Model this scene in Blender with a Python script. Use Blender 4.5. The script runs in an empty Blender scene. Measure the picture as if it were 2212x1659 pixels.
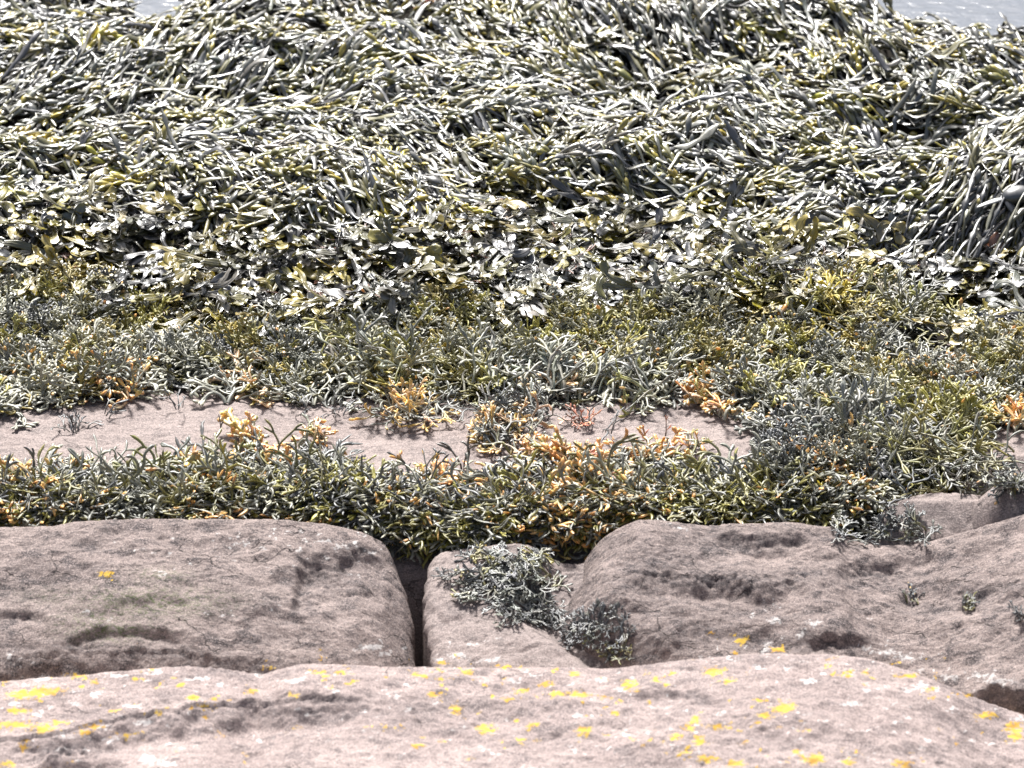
import bpy, math
import numpy as np
from mathutils import Vector, Matrix

# ------------------------------------------------------------------ camera, sky, sun
sc = bpy.context.scene
PITCH = math.radians(25.0); DIST = 8.0; FRAME_W = 1.6
CAM = np.array([0.0, -DIST * math.cos(PITCH), DIST * math.sin(PITCH)])
FWD = np.array([0.0, math.cos(PITCH), -math.sin(PITCH)])
UPV = np.array([0.0, math.sin(PITCH), math.cos(PITCH)])
cd = bpy.data.cameras.new('camera'); cam = bpy.data.objects.new('camera', cd)
sc.collection.objects.link(cam); sc.camera = cam
cam.location = Vector(CAM); cam.rotation_euler = (math.pi / 2 - PITCH, 0, 0)
cd.sensor_width = 36.0; cd.lens = 36.0 * DIST / FRAME_W
cd.clip_start = 0.1; cd.clip_end = 400
cd.dof.use_dof = True; cd.dof.focus_distance = 8.0; cd.dof.aperture_fstop = 7.5

SUN_EL, SUN_AZ = math.radians(56), math.radians(-12)     # azimuth from +Y (away from camera), negative = to the left
sd = np.array([math.sin(SUN_AZ) * math.cos(SUN_EL), math.cos(SUN_AZ) * math.cos(SUN_EL), math.sin(SUN_EL)])
w = bpy.data.worlds.new('World'); sc.world = w; w.use_nodes = True
nt = w.node_tree; bg = nt.nodes['Background']
sky = nt.nodes.new('ShaderNodeTexSky'); sky.sky_type = 'NISHITA'; sky.sun_disc = False
sky.sun_elevation = SUN_EL; sky.sun_rotation = SUN_AZ
sky.dust_density = 6.0; sky.air_density = 1.0; sky.ozone_density = 1.5
hs = nt.nodes.new('ShaderNodeHueSaturation'); hs.inputs['Saturation'].default_value = 0.8      # thin high cloud: a paler sky
nt.links.new(sky.outputs[0], hs.inputs['Color']); nt.links.new(hs.outputs[0], bg.inputs[0]); bg.inputs[1].default_value = 0.075
sl = bpy.data.lights.new('sun', 'SUN'); sl.energy = 5.0; sl.angle = math.radians(9.0); sl.color = (1.0, 0.985, 0.965)
so = bpy.data.objects.new('sun', sl); sc.collection.objects.link(so)
so.rotation_euler = Vector(-sd).to_track_quat('-Z', 'Y').to_euler()
sc.view_settings.view_transform = 'Standard'; sc.view_settings.look = 'None'
sc.view_settings.exposure = 0.82; sc.view_settings.gamma = 1.0
sc.cycles.max_bounces = 5; sc.cycles.diffuse_bounces = 3; sc.cycles.glossy_bounces = 3
sc.cycles.transmission_bounces = 3; sc.cycles.use_denoising = True

# ------------------------------------------------------------------ picture coordinates <-> world (2212 x 1659 reading of the photograph)
QW, QH = 2212.0, 1659.0
K_ = FRAME_W / DIST
def proj(x, y, z):
    dx, dy, dz = x - CAM[0], y - CAM[1], z - CAM[2]
    dep = dy * FWD[1] + dz * FWD[2]
    h = dy * UPV[1] + dz * UPV[2]
    return QW / 2 + dx / dep / K_ * QW, QH / 2 - h / dep / K_ * QW
def raydir(qx, qy):
    a = (np.asarray(qx, float) - QW / 2) / QW * K_; b = (QH / 2 - np.asarray(qy, float)) / QW * K_
    return a, FWD[1] + b * UPV[1], FWD[2] + b * UPV[2]
def at_y(qx, qy, y):
    a, dy, dz = raydir(qx, qy); t = (y - CAM[1]) / dy
    return CAM[0] + a * t, CAM[2] + dz * t
def at_z(qx, qy, z):
    a, dy, dz = raydir(qx, qy); t = (z - CAM[2]) / dz
    return CAM[0] + a * t, CAM[1] + dy * t
def sm(t):
    t = np.clip(t, 0, 1); return t * t * (3 - 2 * t)

# ------------------------------------------------------------------ noise
def perlin(x, y, seed=0):
    r = np.random.RandomState(seed); g = r.rand(256) * 2 * np.pi
    gx, gy = np.cos(g), np.sin(g); p = r.permutation(256)
    xi = np.floor(x).astype(int); yi = np.floor(y).astype(int); xf = x - xi; yf = y - yi
    def gr(ix, iy, fx, fy):
        k = p[(p[ix & 255] + iy) & 255]; return gx[k] * fx + gy[k] * fy
    u = xf ** 3 * (xf * (xf * 6 - 15) + 10); v = yf ** 3 * (yf * (yf * 6 - 15) + 10)
    a = gr(xi, yi, xf, yf); b = gr(xi + 1, yi, xf - 1, yf); c = gr(xi, yi + 1, xf, yf - 1); d = gr(xi + 1, yi + 1, xf - 1, yf - 1)
    return ((a * (1 - u) + b * u) * (1 - v) + (c * (1 - u) + d * u) * v) * 1.5
def fbm(x, y, seed=0, o=4, gain=0.5):
    s = 0; a = 1.0; f = 1.0
    for i in range(o):
        s = s + a * perlin(x * f + 13.7 * i, y * f - 7.1 * i, seed + i); a *= gain; f *= 2.03
    return s
def ridged(x, y, seed=0, o=4):
    s = 0; a = 1.0; f = 1.0
    for i in range(o):
        s = s + a * (1 - np.abs(perlin(x * f + 3.1 * i, y * f, seed + i)) * 2); a *= 0.5; f *= 2.1
    return s / 2

# ------------------------------------------------------------------ rock forms: height functions of (x, y)
def poly(pts):
    a = np.array(pts, float); return a[:, 0], a[:, 1]
def crest(pts, y):
    """silhouette read off the photograph, set at depth y -> (x, z)"""
    q = np.array(pts, float); yy = np.full(len(q), y) if np.isscalar(y) else np.array(y)
    x, z = at_y(q[:, 0], q[:, 1], yy); return x, z
def side(pts, zz):
    q = np.array(pts, float); x, y = at_z(q[:, 0], q[:, 1], np.array(zz)); o = np.argsort(y); return x[o], y[o]
def rnd(d, R, deep=0.6):
    """quarter-round shoulder of radius R, then a sheer side"""
    dd = np.clip(d, 0, R); z = R - np.sqrt(np.maximum(R * R - (R - dd) ** 2, 0))
    return np.where(d < 0, deep, z)

FG = [(-700, 1560), (-400, 1530), (-150, 1490), (0, 1475), (150, 1463), (300, 1452), (400, 1440), (480, 1445), (560, 1463), (600, 1452), (650, 1440), (760, 1440), (900, 1443), (1000, 1445),
      (1300, 1446), (1400, 1438), (1500, 1426), (1600, 1416), (1700, 1413), (1800, 1416), (1900, 1430), (1980, 1455), (2050, 1482), (2100, 1508), (2160, 1530), (2212, 1547), (2400, 1640), (2800, 1780)]
LB = [(-700, 1170), (-300, 1142), (0, 1140), (110, 1138), (160, 1128), (300, 1122), (600, 1123), (700, 1133), (780, 1150), (830, 1175), (870, 1210), (900, 1240)]
LOBE = [(900, 1210), (930, 1200), (980, 1189), (1060, 1180), (1180, 1174), (1300, 1172), (1500, 1180)]
BB = [(1130, 1215), (1180, 1178), (1230, 1163), (1300, 1137), (1380, 1122), (1430, 1125), (1520, 1136), (1700, 1130), (1800, 1140), (1830, 1160), (1900, 1182), (1990, 1178), (2100, 1146), (2212, 1112), (2400, 1080), (2900, 1060)]

xs_fg, zs_fg = crest(FG, -0.95)
xs_lb, zs_lb = crest(LB, -0.50)
xs_lo, zs_lo = crest(LOBE, -0.50)
xs_bb, zs_bb = crest(BB, -0.49)
_cy = np.array([-.40, -.50, -.55, -.60, -.65, -.70, -.75, -.80, -.9]); _cr = [1120, 1180, 1220, 1275, 1335, 1395, 1440, 1480, 1540]
def edge_at(q): return at_y(np.array(q, float), np.array(_cr, float), _cy)[0][::-1], _cy[::-1]
ce_l = edge_at([800, 848, 878, 891, 894, 898, 904, 910, 920]); ce_r = edge_at([935, 930, 914, 913, 918, 926, 936, 944, 955])
bb_l = side([(1225, 1170), (1190, 1225), (1185, 1290), (1235, 1345), (1310, 1390), (1345, 1420), (1385, 1450), (1420, 1500)], [.0, -.02, -.04, -.06, -.07, -.08, -.09, -.1])

def f_fore(x, y):
    zr = np.interp(x, xs_fg, zs_fg) + 0.002 * fbm(x * 9, y * 9, 5)
    d = -0.95 - y
    z = np.where(d > 0, zr - 0.03 * d - 0.10 * d * d, zr - 0.3 * (-d) - 9.0 * d * d)
    z = z + 0.010 * fbm(x * 3, y * 4, 11, 3) * sm(d / 0.05) + 0.0035 * fbm(x * 16, y * 22, 12, 3) * sm(d / 0.03 + .3)
    return np.maximum(z, -0.6)
def f_left(x, y):
    zr = np.interp(x, xs_lb, zs_lb); d = -0.50 - y
    z = np.where(d > 0, zr - 0.10 * d - 0.75 * d * d, zr - 0.3 * (-d) - 12.0 * d * d)
    z = z + 0.007 * fbm(x * 4, y * 5, 21, 3) * sm(d / 0.06) + 0.004 * fbm(x * 18, y * 26, 22, 3) * sm(d / .03 + .3)
    ex = np.interp(y, ce_l[1], ce_l[0]) + 0.0042 * fbm(y * 38, x * 0 + 3, 23, 3) - x
    return np.maximum(z - rnd(ex, 0.018), -0.6)
def f_lobe(x, y):
    zr = np.interp(x, xs_lo, zs_lo); d = -0.50 - y
    z = np.where(d > 0, zr - 0.12 * d - 0.55 * d * d, zr - 0.3 * (-d) - 12.0 * d * d)
    z = z + 0.005 * fbm(x * 4, y * 5, 31, 3) * sm(d / 0.06) + 0.0022 * fbm(x * 20, y * 26, 32, 3)
    ex = x - (np.interp(y, ce_r[1], ce_r[0]) + 0.0042 * fbm(y * 38, x * 0 + 9, 33, 3))
    gx = np.interp(y, bb_l[1], bb_l[0]) - x
    z = z - 0.035 * sm(1 - gx / 0.07)
    z = np.where(gx < -0.10, -0.6, z)
    return np.maximum(z - rnd(ex, 0.018), -0.6)
def f_big(x, y):
    zr = np.interp(x, xs_bb, zs_bb); d = -0.49 - y
    z = np.where(d > 0, zr - 0.10 * d - 0.42 * d * d, zr - 0.3 * (-d) - 12.0 * d * d)
    z = z + 0.012 * fbm(x * 3.2 + 3, y * 4, 41, 3) * sm(d / 0.06) + 0.005 * fbm(x * 16, y * 24, 42, 3) * sm(d / .03 + .3)
    ex = x - (np.interp(y, bb_l[1], bb_l[0]) + 0.008 * fbm(y * 14, x * 5, 43, 3))
    R = 0.13; dd = np.clip(ex, 0, R); sh = (R - np.sqrt(np.maximum(R * R - (R - dd) ** 2, 0))) * 0.85
    z = z - sh; z = np.where(ex < 0, z - 3.5 * (-ex), z)
    return np.maximum(z, -0.6)
HOLLOWS = []
def f_ledge(x, y):
    ye = -0.315 + 0.02 * fbm(x * 2.5, x * 0 + 1, 51, 3) + 0.06 * sm((x - 0.42) / 0.2)
    z = 0.006 * fbm(x * 2.5, y * 5, 52, 3) + 0.0016 * fbm(x * 22, y * 60, 53, 3)
    return z, ye
def field(x, y):
    """the weed-covered shore behind the bare strip"""
    z = 0.05 * sm((y - 0.0) / 0.35) + 0.045 * sm((y - 0.36) / 0.25) - 0.03 * sm((y - .6) / .5)
    z = z + 0.045 * fbm(x * 2.1, y * 2.6, 61, 3) * sm((y - 0.05) / 0.4)
    # big dark hollow under the combed fronds at the right, and lesser hollows
    for (cx, cy, rx, ry, h) in HOLLOWS:
        z = z - h * np.exp(-((x - cx) / rx) ** 2 - ((y - cy) / ry) ** 2)
    z = z - 0.25 * sm((y - YEDGE(x)) / 0.14)
    return z
B_WATER = [(-400, -110), (0, -70), (240, -60), (290, -22), (330, -8), (380, -10), (450, -60), (1000, -70), (1700, -60), (1790, -28), (1840, -8), (1930, 14), (2010, 27), (2110, 44), (2212, 40), (2500, 50)]
_we = at_z(np.array([p[0] for p in B_WATER]), np.array([p[1] for p in B_WATER]) + 30, 0.06)
def YEDGE(x):
    return np.interp(x, _we[0], _we[1]) + 0.015 * fbm(x * 14, x * 0 + 7, 62, 2)
for (qx, qy, rx, ry, h) in [(2120, 540, .19, .16, .17), (1230, 470, .22, .07, .05), (1330, 330, .26, .06, .05), (1340, 190, .10, .07, .07), (1600, 130, .25, .07, .045),
                            (400, 655, .12, .07, .06), (100, 300, .12, .07, .03), (260, 20, .16, .1, .05), (630, 600, .1, .06, .03), (200, 440, .13, .05, .04), (1960, 300, .13, .06, .05), (420, 210, .1, .05, .03), (1780, 800, .1, .06, .02)]:
    X_, Y_ = at_z(qx, qy, 0.05); HOLLOWS.append((float(X_), float(Y_), rx, ry, h))
def f_slab(x, y):
    z, ye = f_ledge(x, y)
    z = z + field(x, y) * sm((y + 0.02) / 0.06)
    # notch (dark crevice) at the right
    nx, ny = at_z(2035, 1062, 0.0)
    z = z - 0.10 * np.exp(-((x - nx) / 0.06) ** 2 - ((y - ny) / 0.045) ** 2)
    dd = ye - y
    return z - 0.52 * np.clip(dd, 0, .16) * sm(dd / .03) - 2.2 * np.clip(dd - .16, 0, 1)
P_PATCH = at_z(2065, 1130, 0.0)
def f_pink(x, y):
    u = (x - P_PATCH[0]) / 0.14; v = (y - P_PATCH[1] ) / 0.115
    r = np.sqrt(u * u + v * v + 1e-9) + 0.08 * fbm(x * 7, y * 7, 71, 2)
    return np.maximum(0.0 - 0.75 * np.clip(-.415 - y, 0, 1) - 0.35 * np.clip(r - 0.8, 0, 9) ** 2 * 1.5 + 0.003 * fbm(x * 12, y * 20, 72, 3) - 0.3 * sm((r - 1.1) / .4), -0.6)
P_FAR = at_z(2235, 1062, 0.02)
def f_farrock(x, y):
    u = (x - P_FAR[0]) / 0.095; v = (y - P_FAR[1]) / 0.055
    r = np.sqrt(u * u + v * v + 1e-9) + 0.10 * fbm(x * 9, y * 9, 75, 2)
    return np.maximum(0.030 - 0.045 * r ** 3 + 0.003 * fbm(x * 14, y * 20, 76, 3), -0.6)

# features given in picture coordinates: scarps that step down towards the viewer, and pits
def scarp(U, V, pts, drop, wd, decay):
    px, py = poly(pts); yl = np.interp(U, px, py) + 7 * fbm(U / 45, V / 200, int(px[0]) % 97, 3)
    L = (px[-1] - px[0]); fade = sm((U - px[0]) / (0.18 * L)) * sm((px[-1] - U) / (0.18 * L))
    d = V - yl
    return -drop * sm(d / wd) * np.exp(-np.maximum(d - wd, 0) / decay) * fade + 0.25 * drop * np.exp(-(np.minimum(d, 0) / (wd * 1.5)) ** 2) * fade * (d < 0)
def pit(U, V, cx, cy, rx, ry, h):
    return -h * np.exp(-(((U - cx) / rx) ** 2 + ((V - cy) / ry) ** 2) ** 1.5)
FEAT = {
 'left': [('s', [(130, 1385), (200, 1362), (300, 1352), (420, 1372)], .015, 14, 40), ('s', [(-200, 1440), (0, 1425), (200, 1405), (360, 1398), (480, 1425), (580, 1430), (660, 1420)], .026, 50, 300),
          ('s', [(560, 1255), (620, 1225), (680, 1212), (760, 1240)], .012, 20, 60), ('s', [(720, 1198), (780, 1190), (840, 1215)], .014, 12, 40), ('s', [(-30, 1322), (40, 1318), (110, 1328)], .012, 12, 30),
          ('s', [(240, 1298), (330, 1284), (420, 1292)], .010, 14, 60), ('s', [(520, 1318), (600, 1308), (680, 1335)], .010, 16, 50), ('s', [(330, 1172), (480, 1160), (600, 1175)], .006, 12, 50),
          ('v', 620, 1190, 1330, .018), ('s', [(-300, 1245), (-50, 1240), (180, 1222)], .010, 25, 70), ('s', [(500, 1195), (640, 1190), (760, 1178)], .007, 14, 40)],
 'big': [('s', [(1330, 1232), (1440, 1240), (1560, 1250), (1660, 1258), (1760, 1244)], .030, 26, 70), ('s', [(1540, 1150), (1640, 1160), (1760, 1150)], .016, 18, 40),
         ('s', [(1600, 1170), (1720, 1190), (1830, 1195)], .012, 14, 40), ('s', [(1760, 1240), (1860, 1212), (1960, 1196), (2060, 1180)], .014, 24, 60), ('s', [(1900, 1275), (2020, 1252), (2140, 1262), (2280, 1250)], .016, 26, 50),
         ('s', [(1360, 1420), (1500, 1330), (1650, 1345), (1800, 1362), (1900, 1400), (2000, 1450)], .016, 30, 300), ('s', [(1740, 1378), (1800, 1368), (1880, 1382)], .014, 10, 14),
         ('s', [(2050, 1515), (2120, 1500), (2212, 1502), (2400, 1485), (2600, 1500)], .085, 34, 500), ('s', [(1300, 1300), (1420, 1290), (1520, 1310)], .010, 20, 60),
         ('p', 1970, 1300, 16, 10, .004), ('p', 2095, 1312, 22, 12, .005), ('p', 2200, 1340, 16, 12, .005)],
 'fore': [('s', [(-200, 1590), (0, 1600), (120, 1590), (220, 1560), (330, 1540), (450, 1525), (560, 1520), (700, 1500), (860, 1515)], .034, 40, 130), ('s', [(40, 1640), (150, 1612), (280, 1622)], .02, 16, 60),
          ('s', [(880, 1530), (1000, 1520), (1150, 1530)], .008, 30, 60), ('s', [(1350, 1500), (1450, 1490), (1560, 1502)], .008, 16, 40), ('s', [(1500, 1575), (1750, 1560), (1950, 1580)], .008, 30, 70),
          ('s', [(560, 1500), (650, 1480), (790, 1500)], .006, 25, 60), ('s', [(1950, 1500), (2050, 1530), (2212, 1590)], .006, 20, 60), ('s', [(1100, 1560), (1250, 1570), (1400, 1555)], .006, 25, 70), ('s', [(2100, 1650), (2180, 1640), (2260, 1655)], .006, 20, 60)],
 'lobe': [('s', [(980, 1250), (1010, 1240), (1060, 1255)], .006, 10, 30), ('s', [(910, 1300), (960, 1330), (1010, 1330)], .006, 14, 40)],
}
def feats(name, U, V):
    z = 0
    for f in FEAT.get(name, []):
        if f[0] == 's': z = z + scarp(U, V, f[1], f[2] * (.55 if f[2] < .09 else 1), *f[3:])
        elif f[0] == 'p': z = z + pit(U, V, *f[1:])
        elif f[0] == 'v':   # facet edge running up the rock: lower to its right
            _, cx, v0, v1, h = f; xe = cx + 0.25 * (v0 - V) + 12 * fbm(V / 40, U / 300, 9, 3) + 30
            z = z - h * sm((U - xe) / 22) * np.exp(-np.maximum(U - xe, 0) / 130) * sm((V - v0) / 25) * sm((v1 - V) / 50)
    return z
def rock_height(fn, key, x, y):
    z = fn(x, y)
    if key in FEAT:
        U, V = proj(x, y, z); z = np.where(z > -0.55, z + feats(key, U, V), z)
    return z

ROCKS = [('fore', f_fore), ('left', f_left), ('lobe', f_lobe), ('big', f_big), ('slab', f_slab), ('pink', f_pink), ('farrock', f_farrock)]
# combined height map for laying weed
GX0, GX1, GY0, GY1, GC = -1.5, 1.5, -1.2, 2.6, 0.006
gx = np.arange(GX0, GX1, GC); gy = np.arange(GY0, GY1, GC); GXX, GYY = np.meshgrid(gx, gy)
HG = np.full(GXX.shape, -0.45)
HEACH = {}
for k, fn in ROCKS:
    HEACH[k] = rock_height(fn, k, GXX, GYY); HG = np.maximum(HG, HEACH[k])
def H(x, y, G=None):
    G = HG if G is None else G
    fx = np.clip((x - GX0) / GC, 0, len(gx) - 1.001); fy = np.clip((y - GY0) / GC, 0, len(gy) - 1.001)
    ix = fx.astype(int); iy = fy.astype(int); a = fx - ix; b = fy - iy
    return (G[iy, ix] * (1 - a) + G[iy, ix + 1] * a) * (1 - b) + (G[iy + 1, ix] * (1 - a) + G[iy + 1, ix + 1] * a) * b
def hit(qx, qy, G=None, extra=0.0):
    """where the sight line through picture point (qx, qy) meets the rock"""
    qx = np.atleast_1d(np.asarray(qx, float)); qy = np.atleast_1d(np.asarray(qy, float))
    a, dy, dz = raydir(qx, qy); t = (0.25 - CAM[2]) / dz; done = np.zeros(len(t), bool)
    st = 0.006
    for i in range(420):
        x = CAM[0] + a * t; y = CAM[1] + dy * t; z = CAM[2] + dz * t
        done |= (z <= H(x, y, G) + extra)
        if done.all(): break
        t = np.where(done, t, t + st)
    return CAM[0] + a * t, CAM[1] + dy * t, CAM[2] + dz * t

# ------------------------------------------------------------------ object helpers
COL = sc.collection
def tag(o, label=None, cat=None, group=None, kind=None):
    for k, v in (('label', label), ('category', cat), ('group', group), ('kind', kind)):
        if v: o[k] = v
    return o
def mesh_from(name, V, F, mat, attrs=None, col=None, parent=None, smooth=True):
    me = bpy.data.meshes.new(name); V = np.asarray(V, np.float32).reshape(-1, 3); F = np.asarray(F, np.int32)
    me.vertices.add(len(V)); me.vertices.foreach_set('co', V.ravel())
    me.loops.add(F.size); me.loops.foreach_set('vertex_index', F.ravel())
    me.polygons.add(len(F)); me.polygons.foreach_set('loop_start', np.arange(0, F.size, F.shape[1], dtype=np.int32))
    me.polygons.foreach_set('loop_total', np.full(len(F), F.shape[1], np.int32))
    me.polygons.foreach_set('use_smooth', np.full(len(F), smooth, bool))
    if col is not None:
        a = me.color_attributes.new('Col', 'FLOAT_COLOR', 'POINT')
        c = np.ones((len(V), 4), np.float32); c[:, :col.shape[1]] = col; a.data.foreach_set('color', c.ravel())
    for k, v in (attrs or {}).items():
        a = me.attributes.new(k, 'FLOAT', 'POINT'); a.data.foreach_set('value', np.asarray(v, np.float32).ravel())
    me.update(calc_edges=True)
    me.materials.append(mat)
    o = bpy.data.objects.new(name, me); COL.objects.link(o)
    if parent is not None: o.parent = parent
    return o
def grid_faces(ny, nx):
    i = np.arange(ny * nx).reshape(ny, nx)
    return np.stack([i[:-1, :-1], i[:-1, 1:], i[1:, 1:], i[1:, :-1]], -1).reshape(-1, 4)

# ------------------------------------------------------------------ materials
class N:
    def __init__(s, name):
        s.m = bpy.data.materials.new(name); s.m.use_nodes = True; s.t = s.m.node_tree; s.b = s.t.nodes['Principled BSDF']; s.o = s.t.nodes['Material Output']
    def n(s, ty, **kw):
        x = s.t.nodes.new(ty)
        for k, v in kw.items(): setattr(x, k, v)
        return x
    def l(s, a, b): s.t.links.new(a, b)
    def noise(s, vec, scale, detail=4, rough=0.55, dist=0.0):
        x = s.n('ShaderNodeTexNoise'); x.inputs['Scale'].default_value = scale; x.inputs['Detail'].default_value = detail
        x.inputs['Roughness'].default_value = rough; x.inputs['Distortion'].default_value = dist; s.l(vec, x.inputs['Vector']); return x.outputs['Fac']
    def ramp(s, f, a, b, c0=0.0, c1=1.0):
        x = s.n('ShaderNodeMapRange'); x.interpolation_type = 'SMOOTHSTEP'; s.l(f, x.inputs[0])
        for i, v in enumerate((a, b, c0, c1)): x.inputs[i + 1].default_value = v
        return x.outputs[0]
    def mix(s, f, a, b, mode='MIX'):
        x = s.n('ShaderNodeMix'); x.data_type = 'RGBA'; x.blend_type = mode
        for v, i in ((f, 0), (a, 6), (b, 7)):
            if isinstance(v, (int, float)): x.inputs[i].default_value = v
            elif isinstance(v, tuple): x.inputs[i].default_value = (*v, 1)
            else: s.l(v, x.inputs[i])
        return x.outputs[2]
    def math(s, op, a, b=0.0, clamp=False):
        x = s.n('ShaderNodeMath', operation=op, use_clamp=clamp)
        for v, i in ((a, 0), (b, 1)):
            if isinstance(v, (int, float)): x.inputs[i].default_value = v
            else: s.l(v, x.inputs[i])
        return x.outputs[0]
    def attr(s, name):
        x = s.n('ShaderNodeAttribute'); x.attribute_name = name; return x
def map_vec(m, sx, sy, sz, rz=0.0, rx=0.0):
    tc = m.n('ShaderNodeTexCoord'); mp = m.n('ShaderNodeMapping'); mp.inputs['Scale'].default_value = (sx, sy, sz)
    mp.inputs['Rotation'].default_value = (rx, 0, rz); m.l(tc.outputs['Object'], mp.inputs[0]); return mp.outputs[0]
def rock_mat(name, base, dark, light, spot=0.5, bump=0.5, stripe=-0.35):
    m = N(name); v = map_vec(m, 1, 1, 1); vs = map_vec(m, 1.0, 3.0, 3.0, stripe); vf = map_vec(m, 1.0, 1.8, 1.8, stripe)
    big = m.noise(v, 7, 5, 0.6, 0.4); mid = m.noise(map_vec(m, 1.0, 1.7, 1.7, stripe), 24, 7, 0.7, 0.3); fine = m.noise(vf, 130, 6, 0.75); grain = m.noise(v, 420, 3, 0.7)
    c = m.mix(m.ramp(big, 0.38, 0.66), base, light)
    c = m.mix(m.math('MULTIPLY', m.ramp(mid, 0.48, 0.64), spot), c, dark)
    c = m.mix(m.math('MULTIPLY', m.ramp(fine, 0.53, 0.62), 0.85), c, dark)
    c = m.mix(m.math('MULTIPLY', m.ramp(fine, 0.47, 0.30), 0.45), c, light)
    c = m.mix(m.math('MULTIPLY', m.ramp(grain, 0.50, 0.64), 0.6), c, tuple(min(1, k * 1.7) for k in light)); c = m.mix(m.math('MULTIPLY', m.ramp(grain, 0.48, 0.32), 0.5), c, tuple(k * .6 for k in dark))
    vo = m.n('ShaderNodeTexVoronoi'); vo.feature = 'DISTANCE_TO_EDGE'; vo.inputs['Scale'].default_value = 9.0
    wv = m.n('ShaderNodeVectorMath', operation='ADD'); nn = m.n('ShaderNodeTexNoise'); nn.inputs['Scale'].default_value = 14; nn.inputs['Detail'].default_value = 5
    m.l(v, nn.inputs['Vector']); sc_ = m.n('ShaderNodeVectorMath', operation='SCALE'); sc_.inputs[3].default_value = .09; m.l(nn.outputs['Color'], sc_.inputs[0]); m.l(map_vec(m, .8, 1.9, 1.9, stripe), wv.inputs[0]); m.l(sc_.outputs[0], wv.inputs[1]); m.l(wv.outputs[0], vo.inputs['Vector'])
    crk = m.math('MULTIPLY', m.ramp(vo.outputs['Distance'], .012, .0, 0, 1), m.ramp(m.noise(v, 11, 3), .50, .60))
    c = m.mix(m.math('MULTIPLY', crk, .7), c, tuple(k * .45 for k in dark))
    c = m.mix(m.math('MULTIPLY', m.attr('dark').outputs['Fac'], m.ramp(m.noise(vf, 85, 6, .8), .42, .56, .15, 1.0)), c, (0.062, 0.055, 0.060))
    gr = m.attr('green').outputs['Fac']; c = m.mix(m.math('MULTIPLY', gr, m.math('MULTIPLY', m.ramp(fine, .46, .58), .75)), c, (0.10, 0.15, 0.035))
    n2 = m.noise(v, 130, 5, 0.75, .2); n3 = m.noise(v, 160, 5, 0.75, .2)
    wm = m.ramp(m.math('ADD', m.attr('white').outputs['Fac'], m.math('MULTIPLY', n3, 2.6)), 1.85, 2.3)
    c = m.mix(m.math('MULTIPLY', wm, 0.75), c, (0.62, 0.59, 0.57))
    ym = m.math('MULTIPLY', m.ramp(m.math('ADD', m.attr('yellow').outputs['Fac'], m.math('MULTIPLY', n2, 2.6)), 1.80, 2.10), .92)
    yc = m.mix(m.ramp(m.noise(v, 40, 2), .4, .6), (0.60, 0.39, 0.045), (0.52, 0.29, 0.04))
    c = m.mix(ym, c, yc)
    m.l(c, m.b.inputs['Base Color']); m.b.inputs['Roughness'].default_value = 0.82; m.b.inputs['Specular IOR Level'].default_value = 0.3
    h = m.math('ADD', m.math('ADD', m.math('MULTIPLY', mid, 0.6), m.math('MULTIPLY', fine, 0.42)), m.math('MULTIPLY', crk, -.35))
    bp = m.n('ShaderNodeBump'); bp.inputs['Strength'].default_value = bump; bp.inputs['Distance'].default_value = 0.008; m.l(h, bp.inputs['Height']); m.l(bp.outputs[0], m.b.inputs['Normal'])
    return m.m
def weed_mat(name, rough, coat=0.0, trans=0.2, spec=0.5, bump=0.15, cr=.35, dk=1.0, ior=1.5):
    m = N(name); v = map_vec(m, 1, 1, 1); a = m.attr('Col').outputs['Color']
    n = m.noise(v, 90, 3); c = m.mix(m.ramp(n, .35, .65), m.mix(1.0, a, tuple([.72 * dk] * 3), 'MULTIPLY'), m.mix(1.0, a, (1.25 * dk, 1.22 * dk, 1.15 * dk), 'MULTIPLY'))
    m.l(c, m.b.inputs['Base Color']); m.l(m.ramp(m.noise(v, 45, 3), .3, .7, rough * 0.75, rough * 1.3), m.b.inputs['Roughness'])
    m.b.inputs['Specular IOR Level'].default_value = spec; m.b.inputs['IOR'].default_value = ior; m.b.inputs['Coat Weight'].default_value = coat; m.b.inputs['Coat Roughness'].default_value = cr; m.b.inputs['Coat IOR'].default_value = 1.6
    bp = m.n('ShaderNodeBump'); bp.inputs['Strength'].default_value = bump; bp.inputs['Distance'].default_value = 0.002; m.l(m.noise(v, 260, 3), bp.inputs['Height']); m.l(bp.outputs[0], m.b.inputs['Normal'])
    tr = m.n('ShaderNodeBsdfTranslucent'); m.l(m.mix(1.0, c, (1.5, 1.45, 1.0), 'MULTIPLY'), tr.inputs[0]); mx = m.n('ShaderNodeMixShader'); mx.inputs[0].default_value = trans
    m.l(m.b.outputs[0], mx.inputs[1]); m.l(tr.outputs[0], mx.inputs[2]); m.l(mx.outputs[0], m.o.inputs[0])
    return m.m
M_FORE = rock_mat('foreground_sandstone', (.262, .208, .194), (.125, .104, .103), (.345, .278, .258), .75, .42, -0.15)
M_ROCK = rock_mat('weathered_sandstone', (.225, .180, .166), (.065, .055, .057), (.305, .246, .225), .95, .9, 0.35)
M_LEDGE = rock_mat('smooth_ledge_stone', (.245, .200, .186), (.125, .105, .101), (.295, .243, .225), .6, .5, 0.1)
m = N('gap_shade_sheet'); m.b.inputs['Base Color'].default_value = (.012, .010, .007, 1); m.b.inputs['Roughness'].default_value = .95; m.b.inputs['Specular IOR Level'].default_value = .15; M_BED = m.m  # near-black colour paints the shade seen between fronds
M_SHINY = weed_mat('wet_knotted_wrack', 0.42, 1.0, 0.08, 1.0, .10, .46, .52, 1.62)
M_BLADE = weed_mat('wet_broad_wrack', 0.36, 1.0, 0.22, 1.0, .15, .36, .46, 1.66)
M_DULL = weed_mat('drying_channelled_wrack', 0.52, 0.8, 0.12, 1.0, .2, .50, .95, 1.55)

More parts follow.
